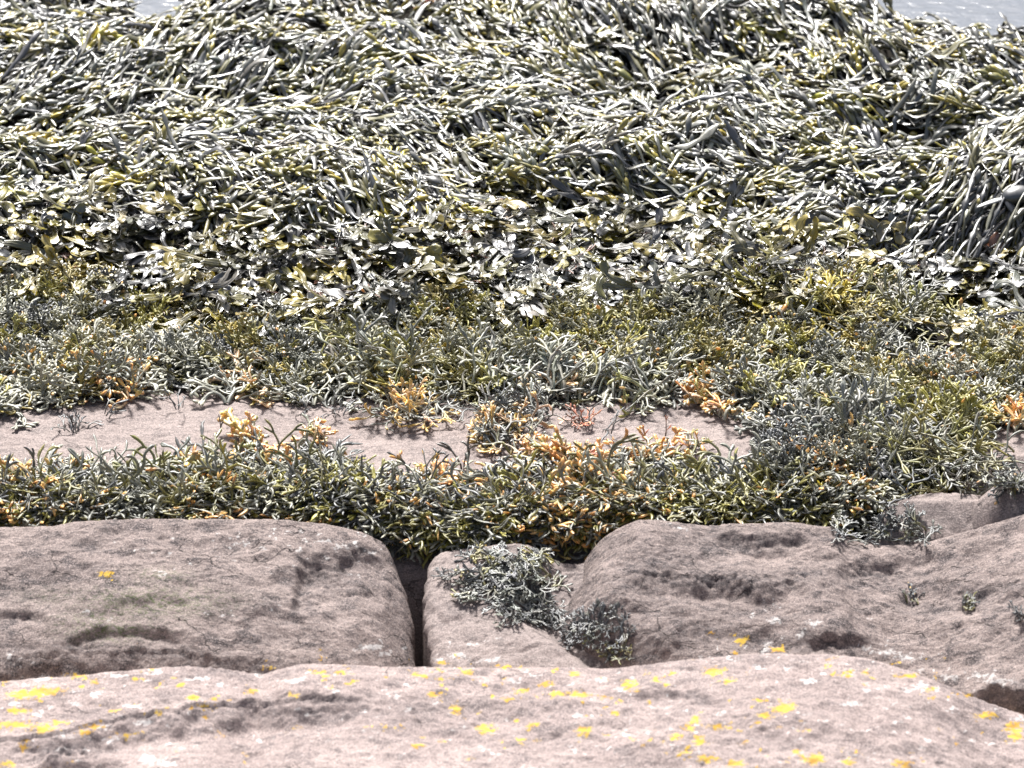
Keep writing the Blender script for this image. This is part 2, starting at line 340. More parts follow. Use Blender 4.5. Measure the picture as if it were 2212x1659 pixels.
# ------------------------------------------------------------------ rocks
BL_Y = [(60,1500,60,12),(100,1492,50,9),(170,1462,22,6),(205,1470,14,6),(40,1535,30,8),(95,1575,40,9),(30,1565,60,10),(50,1612,16,9),(130,1560,30,6),(185,1582,22,6),(205,1568,30,6),(245,1535,14,5),(300,1467,20,5),(390,1480,14,6),(420,1505,18,5),(440,1522,22,7),(465,1510,16,6),(545,1492,16,7),(585,1441,16,4),(690,1450,24,5),(740,1453,18,6),(760,1475,14,5),(960,1432,20,4),(1090,1440,46,5),
        (1010,1452,22,8),(900,1455,12,6),(1120,1492,24,6),(940,1500,26,8),(985,1530,18,16),(1050,1575,24,14),(1155,1567,18,8),(1260,1577,20,9),(900,1610,20,5),(1255,1500,28,9),(1360,1480,26,14),(1180,1478,22,7),(1205,1498,28,9),(1305,1505,18,7),(1240,1455,16,6),(1330,1540,14,6),(1540,1452,26,12),(1600,1383,22,11),(1680,1400,22,10),(1570,1470,20,8),(1690,1530,34,12),(1640,1512,20,6),(1650,1545,20,8),(1870,1452,12,8),
        (1945,1433,20,4),(1960,1460,36,5),(2010,1490,14,6),(2090,1500,26,5),(1490,1570,14,12),(1510,1600,20,14),(1555,1570,30,8),(1530,1640,30,10),(1590,1650,26,10),(1760,1640,28,14),(1720,1625,10,8),(1840,1648,14,9),(2130,1545,30,8),(2190,1570,26,14),(2195,1590,20,14),(15,1650,30,8),(950,1465,14,5),(1460,1590,16,10),(1500,1555,14,7),(690,1420,5,8),(235,1242,12,8),(1950,1650,30,10),(1405,1600,8,6),
        (1790,1440,8,5),(1830,1460,10,4),(1120,1598,10,6),(830,1570,8,5),(1100,1510,14,4),(1450,1455,12,4),(1420,1470,14,4),(340,1540,16,5),(270,1590,12,6),(-60,1520,50,10),(-80,1590,40,12),(2260,1600,30,12),(1480,1625,14,8),(640,1500,8,4)]
BL_W = [(800,1398,40,9),(830,1412,36,7),(1020,1390,26,8),(970,1388,14,6),(985,1415,30,10),(950,1425,20,6),(1060,1425,40,6),(770,1400,20,4),(250,1460,40,7),(330,1450,30,8),(210,1500,20,10),(160,1520,22,9),(290,1525,30,10),(310,1560,26,9),(220,1570,24,10),(80,1540,24,8),(140,1590,24,9),(240,1600,20,8),(320,1640,34,16),(360,1650,30,10),(30,1520,22,7),(1250,1545,16,7),(1240,1620,12,6),(1070,1630,14,5),(1350,1585,10,5),(1480,1535,12,6),(1510,1420,10,4),(1700,1440,22,6),(1750,1470,24,6),(1840,1450,12,6),(1870,1490,12,7),(1850,1520,20,7),(1700,1580,14,5),
        (1830,1520,14,6),(1960,1490,18,7),(1990,1480,20,8),(2000,1600,12,6),(2120,1460,50,8),(2160,1472,60,7),(2050,1462,30,8),(1985,1452,14,8),(1920,1410,34,12),(1960,1420,30,10),(1870,1400,24,8),(1850,1382,14,4),(1760,1345,24,10),(1730,1370,18,9),(1670,1340,20,9),(1650,1300,8,5),(1660,1390,16,12),(1650,1405,14,8),(2060,1530,10,6),(2200,1550,24,6),(600,1307,8,5),(342,1237,9,6),(395,1172,10,5),(510,1176,12,5),(568,1184,12,6),(520,1170,6,3),(620,1150,5,3),(645,1188,12,6),(700,1170,30,5),(735,1180,24,6),(800,1195,24,5),(770,1172,12,4),(300,1188,14,4),(240,1335,8,4),(208,1340,8,4),(20,1420,10,12),(70,1430,10,6),(50,1420,5,5),(480,1330,6,4),
        (1300,1468,20,7),(1340,1490,22,7),(1150,1460,18,5),(860,1500,16,7),(880,1480,14,5),(1110,1470,24,8),(640,1530,10,5),(560,1600,10,5),(2100,1600,10,5),(1940,1560,16,6),(1780,1560,12,5),(1470,1140,22,5),(2020,1490,18,6),(430,1465,40,7),(480,1480,30,6),(560,1455,20,5),(640,1470,24,6),(90,1465,30,6),(1580,1425,24,5),(1640,1440,20,5),(1440,1500,14,5),(720,1490,14,4)]
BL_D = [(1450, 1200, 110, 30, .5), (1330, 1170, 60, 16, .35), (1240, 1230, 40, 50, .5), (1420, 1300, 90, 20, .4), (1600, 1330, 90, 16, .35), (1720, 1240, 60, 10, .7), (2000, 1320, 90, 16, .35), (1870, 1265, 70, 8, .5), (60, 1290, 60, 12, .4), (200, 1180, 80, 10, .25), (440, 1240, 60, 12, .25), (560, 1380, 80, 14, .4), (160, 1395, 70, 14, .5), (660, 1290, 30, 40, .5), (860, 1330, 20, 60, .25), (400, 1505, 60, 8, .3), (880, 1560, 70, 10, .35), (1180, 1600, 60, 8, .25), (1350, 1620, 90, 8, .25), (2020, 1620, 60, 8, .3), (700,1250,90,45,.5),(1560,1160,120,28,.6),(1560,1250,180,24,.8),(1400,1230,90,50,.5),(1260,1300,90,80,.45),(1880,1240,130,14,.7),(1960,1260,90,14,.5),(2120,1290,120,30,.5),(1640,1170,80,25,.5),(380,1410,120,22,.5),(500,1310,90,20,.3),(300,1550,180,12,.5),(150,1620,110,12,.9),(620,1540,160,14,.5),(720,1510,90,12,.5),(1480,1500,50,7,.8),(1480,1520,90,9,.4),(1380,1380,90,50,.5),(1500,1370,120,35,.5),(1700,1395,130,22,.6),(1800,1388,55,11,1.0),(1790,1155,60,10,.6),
        (780,1190,36,8,.9),(100,1230,90,12,.35),(960,1525,110,18,.4),(60,1400,120,18,.3),(500,1440,120,18,.6),(1340,1260,60,30,.5),(980,1310,30,10,.4),(2180,1510,100,30,.6),(40,1330,40,8,.5),(2150,1580,60,14,.3),(1240,1530,80,8,.3),(1700,1600,100,10,.2)]  # own dark patches, plus shade painted into hollows, overhangs and viewer-facing steps
BL_G = [(330,1300,140,30,.8),(240,1365,90,18,.9),(200,1340,80,16,.6),(420,1290,60,16,.5),(350,1240,60,14,.5),(120,1290,90,20,.25)]
_r = np.random.RandomState(77)
BL_Y += [(b[0] + _r.normal(0, b[2] * 1.6 + 8), b[1] + _r.normal(0, b[3] * 1.2 + 4), _r.uniform(3, 9), _r.uniform(2, 5)) for b in list(BL_Y) for _ in range(3)]
BL_W += [(b[0] + _r.normal(0, b[2] * 1.8 + 14), b[1] + _r.normal(0, b[3] * 1.4 + 7), _r.uniform(3, 9), _r.uniform(2, 4.5)) for b in list(BL_W) for _ in range(3)]
BL_W += [(_r.uniform(-100, 2300), _r.uniform(1450, 1655), _r.uniform(3, 10), _r.uniform(2, 5)) for _ in range(120)]
BL_W += [(_r.uniform(350, 860), _r.uniform(1150, 1260), _r.uniform(3, 7), _r.uniform(2, 4)) for _ in range(40)]
def blobs(U, V, L, jit=0.0, seed=1):
    z = np.zeros(U.shape); r = np.random.RandomState(seed)
    jx = fbm(U / 14, V / 8, seed, 2) * jit; jy = fbm(U / 14 + 50, V / 8, seed + 5, 2) * jit * .6
    for b in L:
        m = (np.abs(U - b[0]) < b[2] * 3) & (np.abs(V - b[1]) < b[3] * 3 + 10)
        if not m.any(): continue
        a = b[4] if len(b) > 4 else 1.0
        e = np.exp(-(((U[m] + jx[m] - b[0]) / b[2]) ** 2 + ((V[m] + jy[m] - b[1]) / b[3]) ** 2))
        z[m] = np.maximum(z[m], a * e)
    return z
def build_rock(name, fn, key, x0, x1, y0, y1, c, mat, label, cat='rock', group=None, kind=None, speck=(0.0, 0.0), zmin=-0.5, green=False, rough=1.0):
    xs = np.arange(x0, x1 + c, c); ys = np.arange(y0, y1 + c, c); X, Y = np.meshgrid(xs, ys); Z = rock_height(fn, key, X, Y)
    U, V = proj(X, Y, Z)
    # small scale relief
    Z = Z + .6 * rough * (0.0018 * fbm(X * 60 + Y * 20, Y * 70, 81, 4, .65) + 0.0007 * (ridged(X * 18 + Y * 8 + fbm(X*9,Y*9,88,2), Y * 22 + X * 5, 85, 4) - .5) * (1 + fbm(X * 5, Y * 6, 86, 2)) - .006 * np.maximum(0, fbm(X * 34 - Y * 12, Y * 56, 87, 4, .6) - .42))
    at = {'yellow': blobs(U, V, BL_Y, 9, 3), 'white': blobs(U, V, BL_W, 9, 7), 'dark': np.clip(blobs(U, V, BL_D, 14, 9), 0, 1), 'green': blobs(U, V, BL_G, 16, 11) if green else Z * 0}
    if speck[0]: at['yellow'] = np.maximum(at['yellow'], speck[0] * sm((fbm(X * 26, Y * 30, 90, 3) - .62) / .35))
    if speck[1]: at['white'] = np.maximum(at['white'], speck[1] * sm((fbm(X * 30, Y * 38, 95, 3) - .55) / .35))
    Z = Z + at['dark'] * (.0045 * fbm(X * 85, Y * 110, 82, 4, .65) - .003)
    F = grid_faces(len(ys), len(xs)); zf = Z.ravel()
    keep = (zf[F] > zmin).any(1)
    F = F[keep]; us, inv = np.unique(F.ravel(), return_inverse=True)
    P = np.stack([X.ravel(), Y.ravel(), np.maximum(zf, zmin - .02)], -1)[us]; F = inv.reshape(-1, 4)
    # close the body: skirt down and a bottom
    o = mesh_from(name, P, F, mat, {k: v.ravel()[us] for k, v in at.items()})
    return tag(o, label, cat, group, kind)
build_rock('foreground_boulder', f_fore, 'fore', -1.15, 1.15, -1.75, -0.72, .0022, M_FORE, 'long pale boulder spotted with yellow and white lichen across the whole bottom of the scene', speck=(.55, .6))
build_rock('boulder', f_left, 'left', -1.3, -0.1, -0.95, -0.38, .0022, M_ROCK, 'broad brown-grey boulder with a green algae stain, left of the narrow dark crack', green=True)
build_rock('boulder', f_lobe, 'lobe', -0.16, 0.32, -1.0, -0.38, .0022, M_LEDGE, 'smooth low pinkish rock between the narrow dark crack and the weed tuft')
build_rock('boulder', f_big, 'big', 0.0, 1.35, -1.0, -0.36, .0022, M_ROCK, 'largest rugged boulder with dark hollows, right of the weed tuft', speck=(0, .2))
build_rock('rock', f_pink, 'pink', P_PATCH[0] - .28, P_PATCH[0] + .35, P_PATCH[1] - .17, P_PATCH[1] + .2, .003, M_LEDGE, 'low flat pinkish rock wedged between the rugged boulder and the dark crevice', zmin=-.2)
build_rock('rock', f_farrock, 'farrock', P_FAR[0] - .15, P_FAR[0] + .2, P_FAR[1] - .15, P_FAR[1] + .15, .003, M_LEDGE, 'small rounded rock topped by a grey weed tuft at the right edge', zmin=-.15)
build_rock('rock_ledge', f_slab, 'slab', -1.45, 1.45, -0.62, 0.25, .004, M_LEDGE, 'flat bare pinkish ledge strip running between two bands of seaweed', zmin=-.44)
# ground under everything, reaching well out
m = N('shade_black_shore_rock'); v = map_vec(m, 1, 1, 1); m.l(m.mix(m.noise(v, 14, 5), (.010, .008, .009), (.03, .022, .022)), m.b.inputs['Base Color']); m.b.inputs['Roughness'].default_value = .7  # colour near-black so crack floor and weed gaps read as shade
M_DARK = m.m
xs = np.concatenate([-np.geomspace(60, 1.6, 14), np.arange(-1.5, 1.5, .02), np.geomspace(1.6, 60, 14)]); ys = np.concatenate([-np.geomspace(12, 1.3, 10), np.arange(-1.2, 2.6, .02), np.geomspace(2.65, 90, 14)])
X, Y = np.meshgrid(xs, ys); Z = np.where(Y > 0.20, field(X, Y) - 0.012, -0.42 + 0.03 * fbm(X * 6, Y * 6, 99, 3)); Z = np.where((Y > .2) & (np.abs(X) > 1.6), np.minimum(Z, .05), Z)
Z = np.where(Y > 2.6, -0.3 - 0.02 * (Y - 2.6), Z)
o = mesh_from('ground', np.stack([X, Y, Z], -1).reshape(-1, 3), grid_faces(len(ys), len(xs)), M_DARK); tag(o, kind='structure')
# water
WZ = -0.02
m = N('pale_sea_water'); v = map_vec(m, 1, 1.6, 1); m.b.inputs['Base Color'].default_value = (.15, .165, .19, 1); m.b.inputs['Roughness'].default_value = .22
m.b.inputs['Specular IOR Level'].default_value = .45
bp = m.n('ShaderNodeBump'); bp.inputs['Strength'].default_value = .35; bp.inputs['Distance'].default_value = .02; m.l(m.noise(v, 28, 3, .5, .4), bp.inputs['Height']); m.l(bp.outputs[0], m.b.inputs['Normal'])
xs = np.linspace(-90, 90, 40); ys = np.concatenate([np.linspace(1.55, 3, 12), np.geomspace(3.5, 200, 12)]); X, Y = np.meshgrid(xs, ys)
o = mesh_from('water', np.stack([X, Y, X * 0 + WZ], -1).reshape(-1, 3), grid_faces(len(ys), len(xs)), m.m); tag(o, kind='structure')

# ------------------------------------------------------------------ weed: swept flattened tubes, many at once
RS = np.random.RandomState(7)
def nz(v): return v / np.maximum(np.linalg.norm(v, axis=-1, keepdims=True), 1e-9)
class Bag:
    def __init__(s): s.V = []; s.F = []; s.C = []; s.I = []; s.n = 0; s.bed = 0
    def tubes(s, P, W, T, up, C, ids=None, M=6, wave=None):
        """P (N,K,3) centre lines, W/T (N,K) half width / half thickness, up (N,3) or (N,K,3), C (N,K,3)"""
        Nn, K, _ = P.shape
        if Nn == 0: return
        tg = np.gradient(P, axis=1); tg = nz(tg)
        if up.ndim == 2: up = np.repeat(up[:, None], K, 1)
        sd_ = nz(np.cross(tg, up)); nr = np.cross(sd_, tg)
        a = np.arange(M) / M * 2 * np.pi; ca, sa = np.cos(a), np.sin(a)
        off = sa[None, None, :, None] * T[:, :, None, None] * nr[:, :, None] + ca[None, None, :, None] * W[:, :, None, None] * sd_[:, :, None]
        if wave is not None:
            off = off + (wave[:, :, None] * ca[None, None] * np.abs(ca[None, None]))[..., None] * nr[:, :, None]
            off = off + (np.abs(wave[:, :, None]) * .5 * (np.abs(ca[None, None])))[..., None] * nr[:, :, None]
        V = P[:, :, None] + off
        idx = s.n + np.arange(Nn * K * M).reshape(Nn, K, M); r = np.roll(idx, -1, 2)
        F = np.stack([idx[:, :-1], r[:, :-1], r[:, 1:], idx[:, 1:]], -1)
        s.V.append(V.reshape(-1, 3)); s.F.append(F.reshape(-1, 4)); s.C.append(np.repeat(C[:, :, None], M, 2).reshape(-1, 3))
        if ids is None: ids = np.zeros(Nn, int)
        s.I.append(np.repeat(ids, (K - 1) * M)); s.n += Nn * K * M
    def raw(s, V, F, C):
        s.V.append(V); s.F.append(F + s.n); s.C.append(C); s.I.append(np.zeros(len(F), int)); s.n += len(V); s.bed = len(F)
    def build(s, name, mat, parent=None):
        o = mesh_from(name, np.concatenate(s.V), np.concatenate(s.F), mat, col=np.clip(np.concatenate(s.C), 0, 1), parent=parent)
        if s.bed:      # matte near-black sheet added under the mat, standing in for shade in gaps
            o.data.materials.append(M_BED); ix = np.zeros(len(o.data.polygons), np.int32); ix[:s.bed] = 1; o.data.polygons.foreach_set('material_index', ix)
        return o
    def build_split(s, name, mat, parent, org):
        V = np.concatenate(s.V); F = np.concatenate(s.F); C = np.clip(np.concatenate(s.C), 0, 1); I = np.concatenate(s.I)
        fr = {}
        for k in np.unique(I):
            f = F[I == k]; us, inv = np.unique(f.ravel(), return_inverse=True)
            if k < 1000: fr[k] = mesh_from(name, V[us] - org, inv.reshape(-1, 4), mat, col=C[us], parent=parent)
            elif k >= 10000: mesh_from('swollen_tip', V[us] - org, inv.reshape(-1, 4), mat, col=C[us], parent=parent)
            else: mesh_from('midrib', V[us] - org, inv.reshape(-1, 4), mat, col=C[us], parent=fr.get(k - 2000, parent))

def grow(bag, base, dirs, up, levels, seg, w0, flat, fork, grav, curl, cb, ct, ids=None, K=5, taper=.86, tipswell=1.0, off=None, M=6, minz=None, wav=0.0, rs=RS, tipcol=None, tipp=0.0, thin=None, skip=.12, rib=False):
    """forking fronds from many bases at once; collides with the rock and sags"""
    Nn = len(base); pos = base.copy(); d = nz(dirs); up = nz(up); w = np.asarray(w0) * np.ones(Nn); tipp = np.asarray(tipp) * np.ones(Nn)
    cb = np.broadcast_to(cb, (Nn, 3)).copy(); ct = np.broadcast_to(ct, (Nn, 3)).copy(); off = np.zeros(Nn) if off is None else off
    ids = np.zeros(Nn, int) if ids is None else ids; seg = np.asarray(seg) * np.ones(Nn); Gh = H if minz is None else minz
    for L in range(levels):
        last = L == levels - 1; n = len(pos); KK = K + (1 if last else 0)
        sl_ = seg * rs.uniform(.65, 1.35, n) * (1.0 if L else 1.3); st = sl_ / (KK - 1)
        P = np.zeros((n, KK, 3)); P[:, 0] = pos; cr = rs.normal(0, curl, n)
        side_ = nz(np.cross(d, up))
        for k in range(1, KK):
            d = nz(d + side_ * (cr * .35)[:, None] + rs.normal(0, .06, (n, 3)) + np.array([0, 0, -1.]) * (grav * st * 10)[:, None])
            pos = pos + d * st[:, None]; zm = Gh(pos[:, 0], pos[:, 1]) + off + .0015; hitm = pos[:, 2] < zm
            dz = np.clip(zm - pos[:, 2], 0, st * 1.2); pos[:, 2] = np.where(hitm, pos[:, 2] + dz, pos[:, 2])
            d[:, 2] = np.where(hitm, np.maximum(d[:, 2], -.05), d[:, 2]); d = nz(d)
            P[:, k] = pos; side_ = nz(np.cross(d, up))
        s = np.linspace(0, 1, KK)
        Wp = w[:, None] * (1 - (1 - taper) * s)[None]
        if last:
            prof = np.interp(s, [0, .5, .8, .93, 1], [1, 1.0 * tipswell, 1.05 * tipswell, .85 * tipswell, .04]); Wp = w[:, None] * prof[None]
        t = ((L + s) / levels)[None, :, None]; C = cb[:, None] * (1 - t) + ct[:, None] * t
        if last and tipcol is not None:
            mk = (rs.rand(n) < tipp)[:, None, None]; sw = np.clip((s[None, :, None] - .15) * 3, 0, 1); C = np.where(mk, C * (1 - sw) + (np.asarray(tipcol)[None, None] * (1 - (pm := rs.rand(n, 1, 1))) + SHADES['gold'] * pm * .6 + SHADES['peach'] * pm * .4) * rs.uniform(.7, 1.2, (n, 1, 1)) * sw, C)
            Wp = np.where(mk[:, :, 0], Wp * rs.uniform(1.0, 1.5, (n, 1)), Wp)
        Tp = Wp * flat if thin is None else np.minimum(Wp * .9, thin)
        wave = None
        if wav: wave = wav * w[:, None] * np.sin(rs.rand(n, 1) * 6.3 + s[None] * rs.uniform(3, 7, (n, 1)))
        bag.tubes(P, Wp, Tp, up, C, np.where(mk[:, 0, 0] & (np.cumsum(mk[:, 0, 0]) <= 80), 10000 + np.arange(n), ids) if (last and tipcol is not None) else ids, M, wave)
        if rib:
            Pr = P + up[:, None] * .0009; Wr = np.minimum(Wp * .16, .0009) * (1 - s[None] * (.8 if last else 0)); bag.tubes(Pr, Wr + .0001, Wr + .0001, up, C * .8, ids + 2000, 5)
        if last: break
        fk = fork * rs.uniform(.6, 1.4, n); up = nz(up + rs.normal(0, .18, (n, 3)) + (np.array([0, -.08, .32]) if thin is not None else 0))
        up = nz(up - d * (up * d).sum(1, keepdims=True)); side_ = nz(np.cross(d, up)); nd = []
        d1 = nz(d * np.cos(fk)[:, None] + side_ * np.sin(fk)[:, None]); fk2 = fork * rs.uniform(.5, 1.2, n); d2 = nz(d * np.cos(fk2)[:, None] - side_ * np.sin(fk2)[:, None])
        k2 = rs.rand(n) > skip if L else np.ones(n, bool)
        cat = lambda a, b=None: np.concatenate([a, (a if b is None else b)[k2]])
        pos, d, up, w, cb, ct, off, ids, tipp, seg = cat(P[:, -1]), cat(d1, d2), cat(up), cat(w * taper), cat(cb), cat(ct), cat(off), cat(ids), cat(tipp), cat(seg * .92)

def qdir(ang, lift=0.0):
    """direction lying on the ground that runs at picture angle ang (0 = right, 90 = up)"""
    dx = np.cos(ang); dy = np.sin(ang) / math.sin(PITCH)
    v = np.stack([dx, dy, dx * 0], -1); v = nz(v); v[..., 2] = lift; return nz(v)
def inter_angle(qx, qy, ctrl, s=260.0):
    c = np.array(ctrl, float); w_ = np.exp(-(((qx[:, None] - c[None, :, 0]) / s) ** 2 + ((qy[:, None] - c[None, :, 1]) / (s * .45)) ** 2)) + 1e-6
    a = np.radians(c[:, 2]); return np.arctan2((w_ * np.sin(a)).sum(1), (w_ * np.cos(a)).sum(1))
def band_pts(n, lo, hi, x0=-160, x1=2370, rs=RS):
    if x0 == -160: n = int(n * 1.12); x0 = -450
    if x1 == 2370: n = int(n * 1.12); x1 = 2660
    """points with qy between the two border lines"""
    qx = rs.uniform(x0, x1, n); a = np.interp(qx, *poly(lo)); b = np.interp(qx, *poly(hi)); qy = a + (b - a) * rs.rand(n); k = b > a
    return qx[k], qy[k]
OL = np.array
SHADES = {'pale': OL([.38, .375, .285]), 'grey': OL([.205, .210, .175]), 'olive': OL([.20, .178, .008]), 'yellow': OL([.70, .56, .006]), 'slate': OL([.064, .069, .074]), 'brown': OL([.05, .035, .016]), 'lime': OL([.36, .33, .035]), 'peach': OL([.95, .62, .33]), 'orange': OL([.98, .44, .08]), 'rust': OL([.62, .20, .08]), 'gold': OL([.95, .64, .12]), 'dark': OL([.012, .012, .014]), 'sage': OL([.21, .215, .085]), 'cream': OL([.44, .44, .27]), 'moss': OL([.38, .29, .015])}
def pick(n, names, pr, rs=RS, jit=.18):
    t = np.stack([SHADES[k] for k in names]); i = rs.choice(len(names), n, p=np.array(pr) / sum(pr)); return t[i] * rs.uniform(1 - jit, 1 + jit, (n, 1)) * rs.uniform(.93, 1.07, (n, 3))

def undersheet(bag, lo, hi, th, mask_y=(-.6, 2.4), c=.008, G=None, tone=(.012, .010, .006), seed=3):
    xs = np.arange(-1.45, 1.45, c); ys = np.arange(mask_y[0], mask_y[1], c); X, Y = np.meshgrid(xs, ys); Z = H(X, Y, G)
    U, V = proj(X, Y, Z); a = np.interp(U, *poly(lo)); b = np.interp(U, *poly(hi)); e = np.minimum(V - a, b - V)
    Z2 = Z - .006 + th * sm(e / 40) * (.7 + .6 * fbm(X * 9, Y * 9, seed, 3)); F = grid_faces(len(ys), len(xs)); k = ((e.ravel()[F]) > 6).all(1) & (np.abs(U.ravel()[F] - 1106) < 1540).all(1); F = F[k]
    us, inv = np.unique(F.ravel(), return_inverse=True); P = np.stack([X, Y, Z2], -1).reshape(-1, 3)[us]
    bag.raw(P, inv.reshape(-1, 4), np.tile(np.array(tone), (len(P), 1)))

# region borders in picture coordinates
B_KNOT = [(-400, 500), (0, 490), (200, 470), (450, 500), (700, 520), (900, 500), (1100, 440), (1300, 470), (1500, 520), (1700, 555), (1850, 560), (2000, 600), (2212, 590), (2500, 590)]
B_BROAD = [(-400, 620), (0, 630), (160, 640), (300, 660), (480, 730), (600, 740), (800, 690), (1000, 660), (1200, 680), (1450, 660), (1600, 640), (1760, 620), (1900, 620), (2050, 640), (2212, 740), (2500, 740)]
B_UP = [(-400, 960), (0, 925), (60, 905), (150, 893), (240, 872), (330, 866), (420, 878), (600, 882), (760, 888), (900, 880), (1000, 888), (1200, 888), (1400, 880), (1450, 862), (1515, 862), (1540, 905), (1620, 930), (1680, 965), (1850, 985), (2000, 1010), (2050, 1000), (2100, 955), (2150, 925), (2212, 905), (2500, 900)]
B_FR0 = [(-400, 960), (0, 968), (200, 985), (300, 988), (430, 975), (500, 945), (640, 925), (720, 922), (770, 965), (850, 978), (960, 992), (1000, 1030), (1050, 1020), (1060, 985), (1150, 975), (1220, 985), (1400, 975), (1500, 972), (1600, 975), (1640, 960), (1700, 950), (1960, 985), (2000, 1000)]
B_FR1 = [(-400, 1105), (600, 1105), (780, 1110), (850, 1128), (900, 1102), (960, 1128), (1180, 1136), (1260, 1110), (1380, 1088), (1520, 1098), (1700, 1098), (1850, 1098), (1950, 1066), (2000, 1040)]
NOBOUL = np.maximum(HEACH['slab'], -0.45)

# ---- knotted wrack field
FLOW = [(100, 60, -30), (400, 60, 20), (700, 60, -30), (1000, 60, -45), (1300, 80, -30), (1600, 100, -32), (1900, 100, -30), (2150, 130, -20), (100, 200, 25), (350, 200, 45), (600, 180, 40), (850, 200, 30), (1100, 200, -40), (1400, 200, -35), (1700, 200, -38), (2000, 220, -35), (2200, 250, -10),
        (60, 330, 10), (300, 330, -15), (550, 330, -30), (800, 330, -40), (1050, 320, -20), (1300, 320, 10), (1550, 330, -20), (1800, 340, -15), (2050, 340, 0), (2200, 350, 15), (80, 450, -10), (300, 440, 10), (500, 430, -28), (800, 430, -32), (1050, 400, -10), (1300, 400, -5), (1550, 420, -15), (1800, 430, -3), (2000, 440, 20), (2180, 430, 40), (1900, 520, 8), (2050, 520, 48), (2180, 540, 60), (1700, 500, -8)]
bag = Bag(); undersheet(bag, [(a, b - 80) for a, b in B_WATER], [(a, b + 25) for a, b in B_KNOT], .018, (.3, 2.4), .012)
GAPS = [(1335, 190, 55, 26), (1560, 110, 110, 16), (1640, 130, 70, 20), (1400, 345, 150, 18), (1230, 405, 90, 14), (60, 305, 70, 12), (215, 425, 70, 16), (470, 135, 50, 16), (1960, 300, 80, 14), (1980, 330, 60, 10), (250, 18, 90, 12), (590, 20, 60, 12), (1850, 110, 50, 12),
        (600, 240, 40, 10), (2190, 250, 60, 10), (520, 300, 60, 8), (1700, 235, 50, 10), (2130, 520, 150, 62), (2250, 500, 120, 70), (2020, 590, 60, 20), (900, 120, 40, 10), (240, 390, 60, 10), (1480, 160, 60, 14), (1760, 360, 40, 10), (1590, 470, 90, 10), (930, 370, 70, 8), (1120, 250, 40, 8), (340, 215, 40, 10), (1850, 470, 70, 10), (760, 240, 30, 10), (680, 330, 50, 8), (380, 480, 50, 12), (1240, 470, 110, 16), (1540, 300, 50, 8), (2050, 180, 50, 10)]
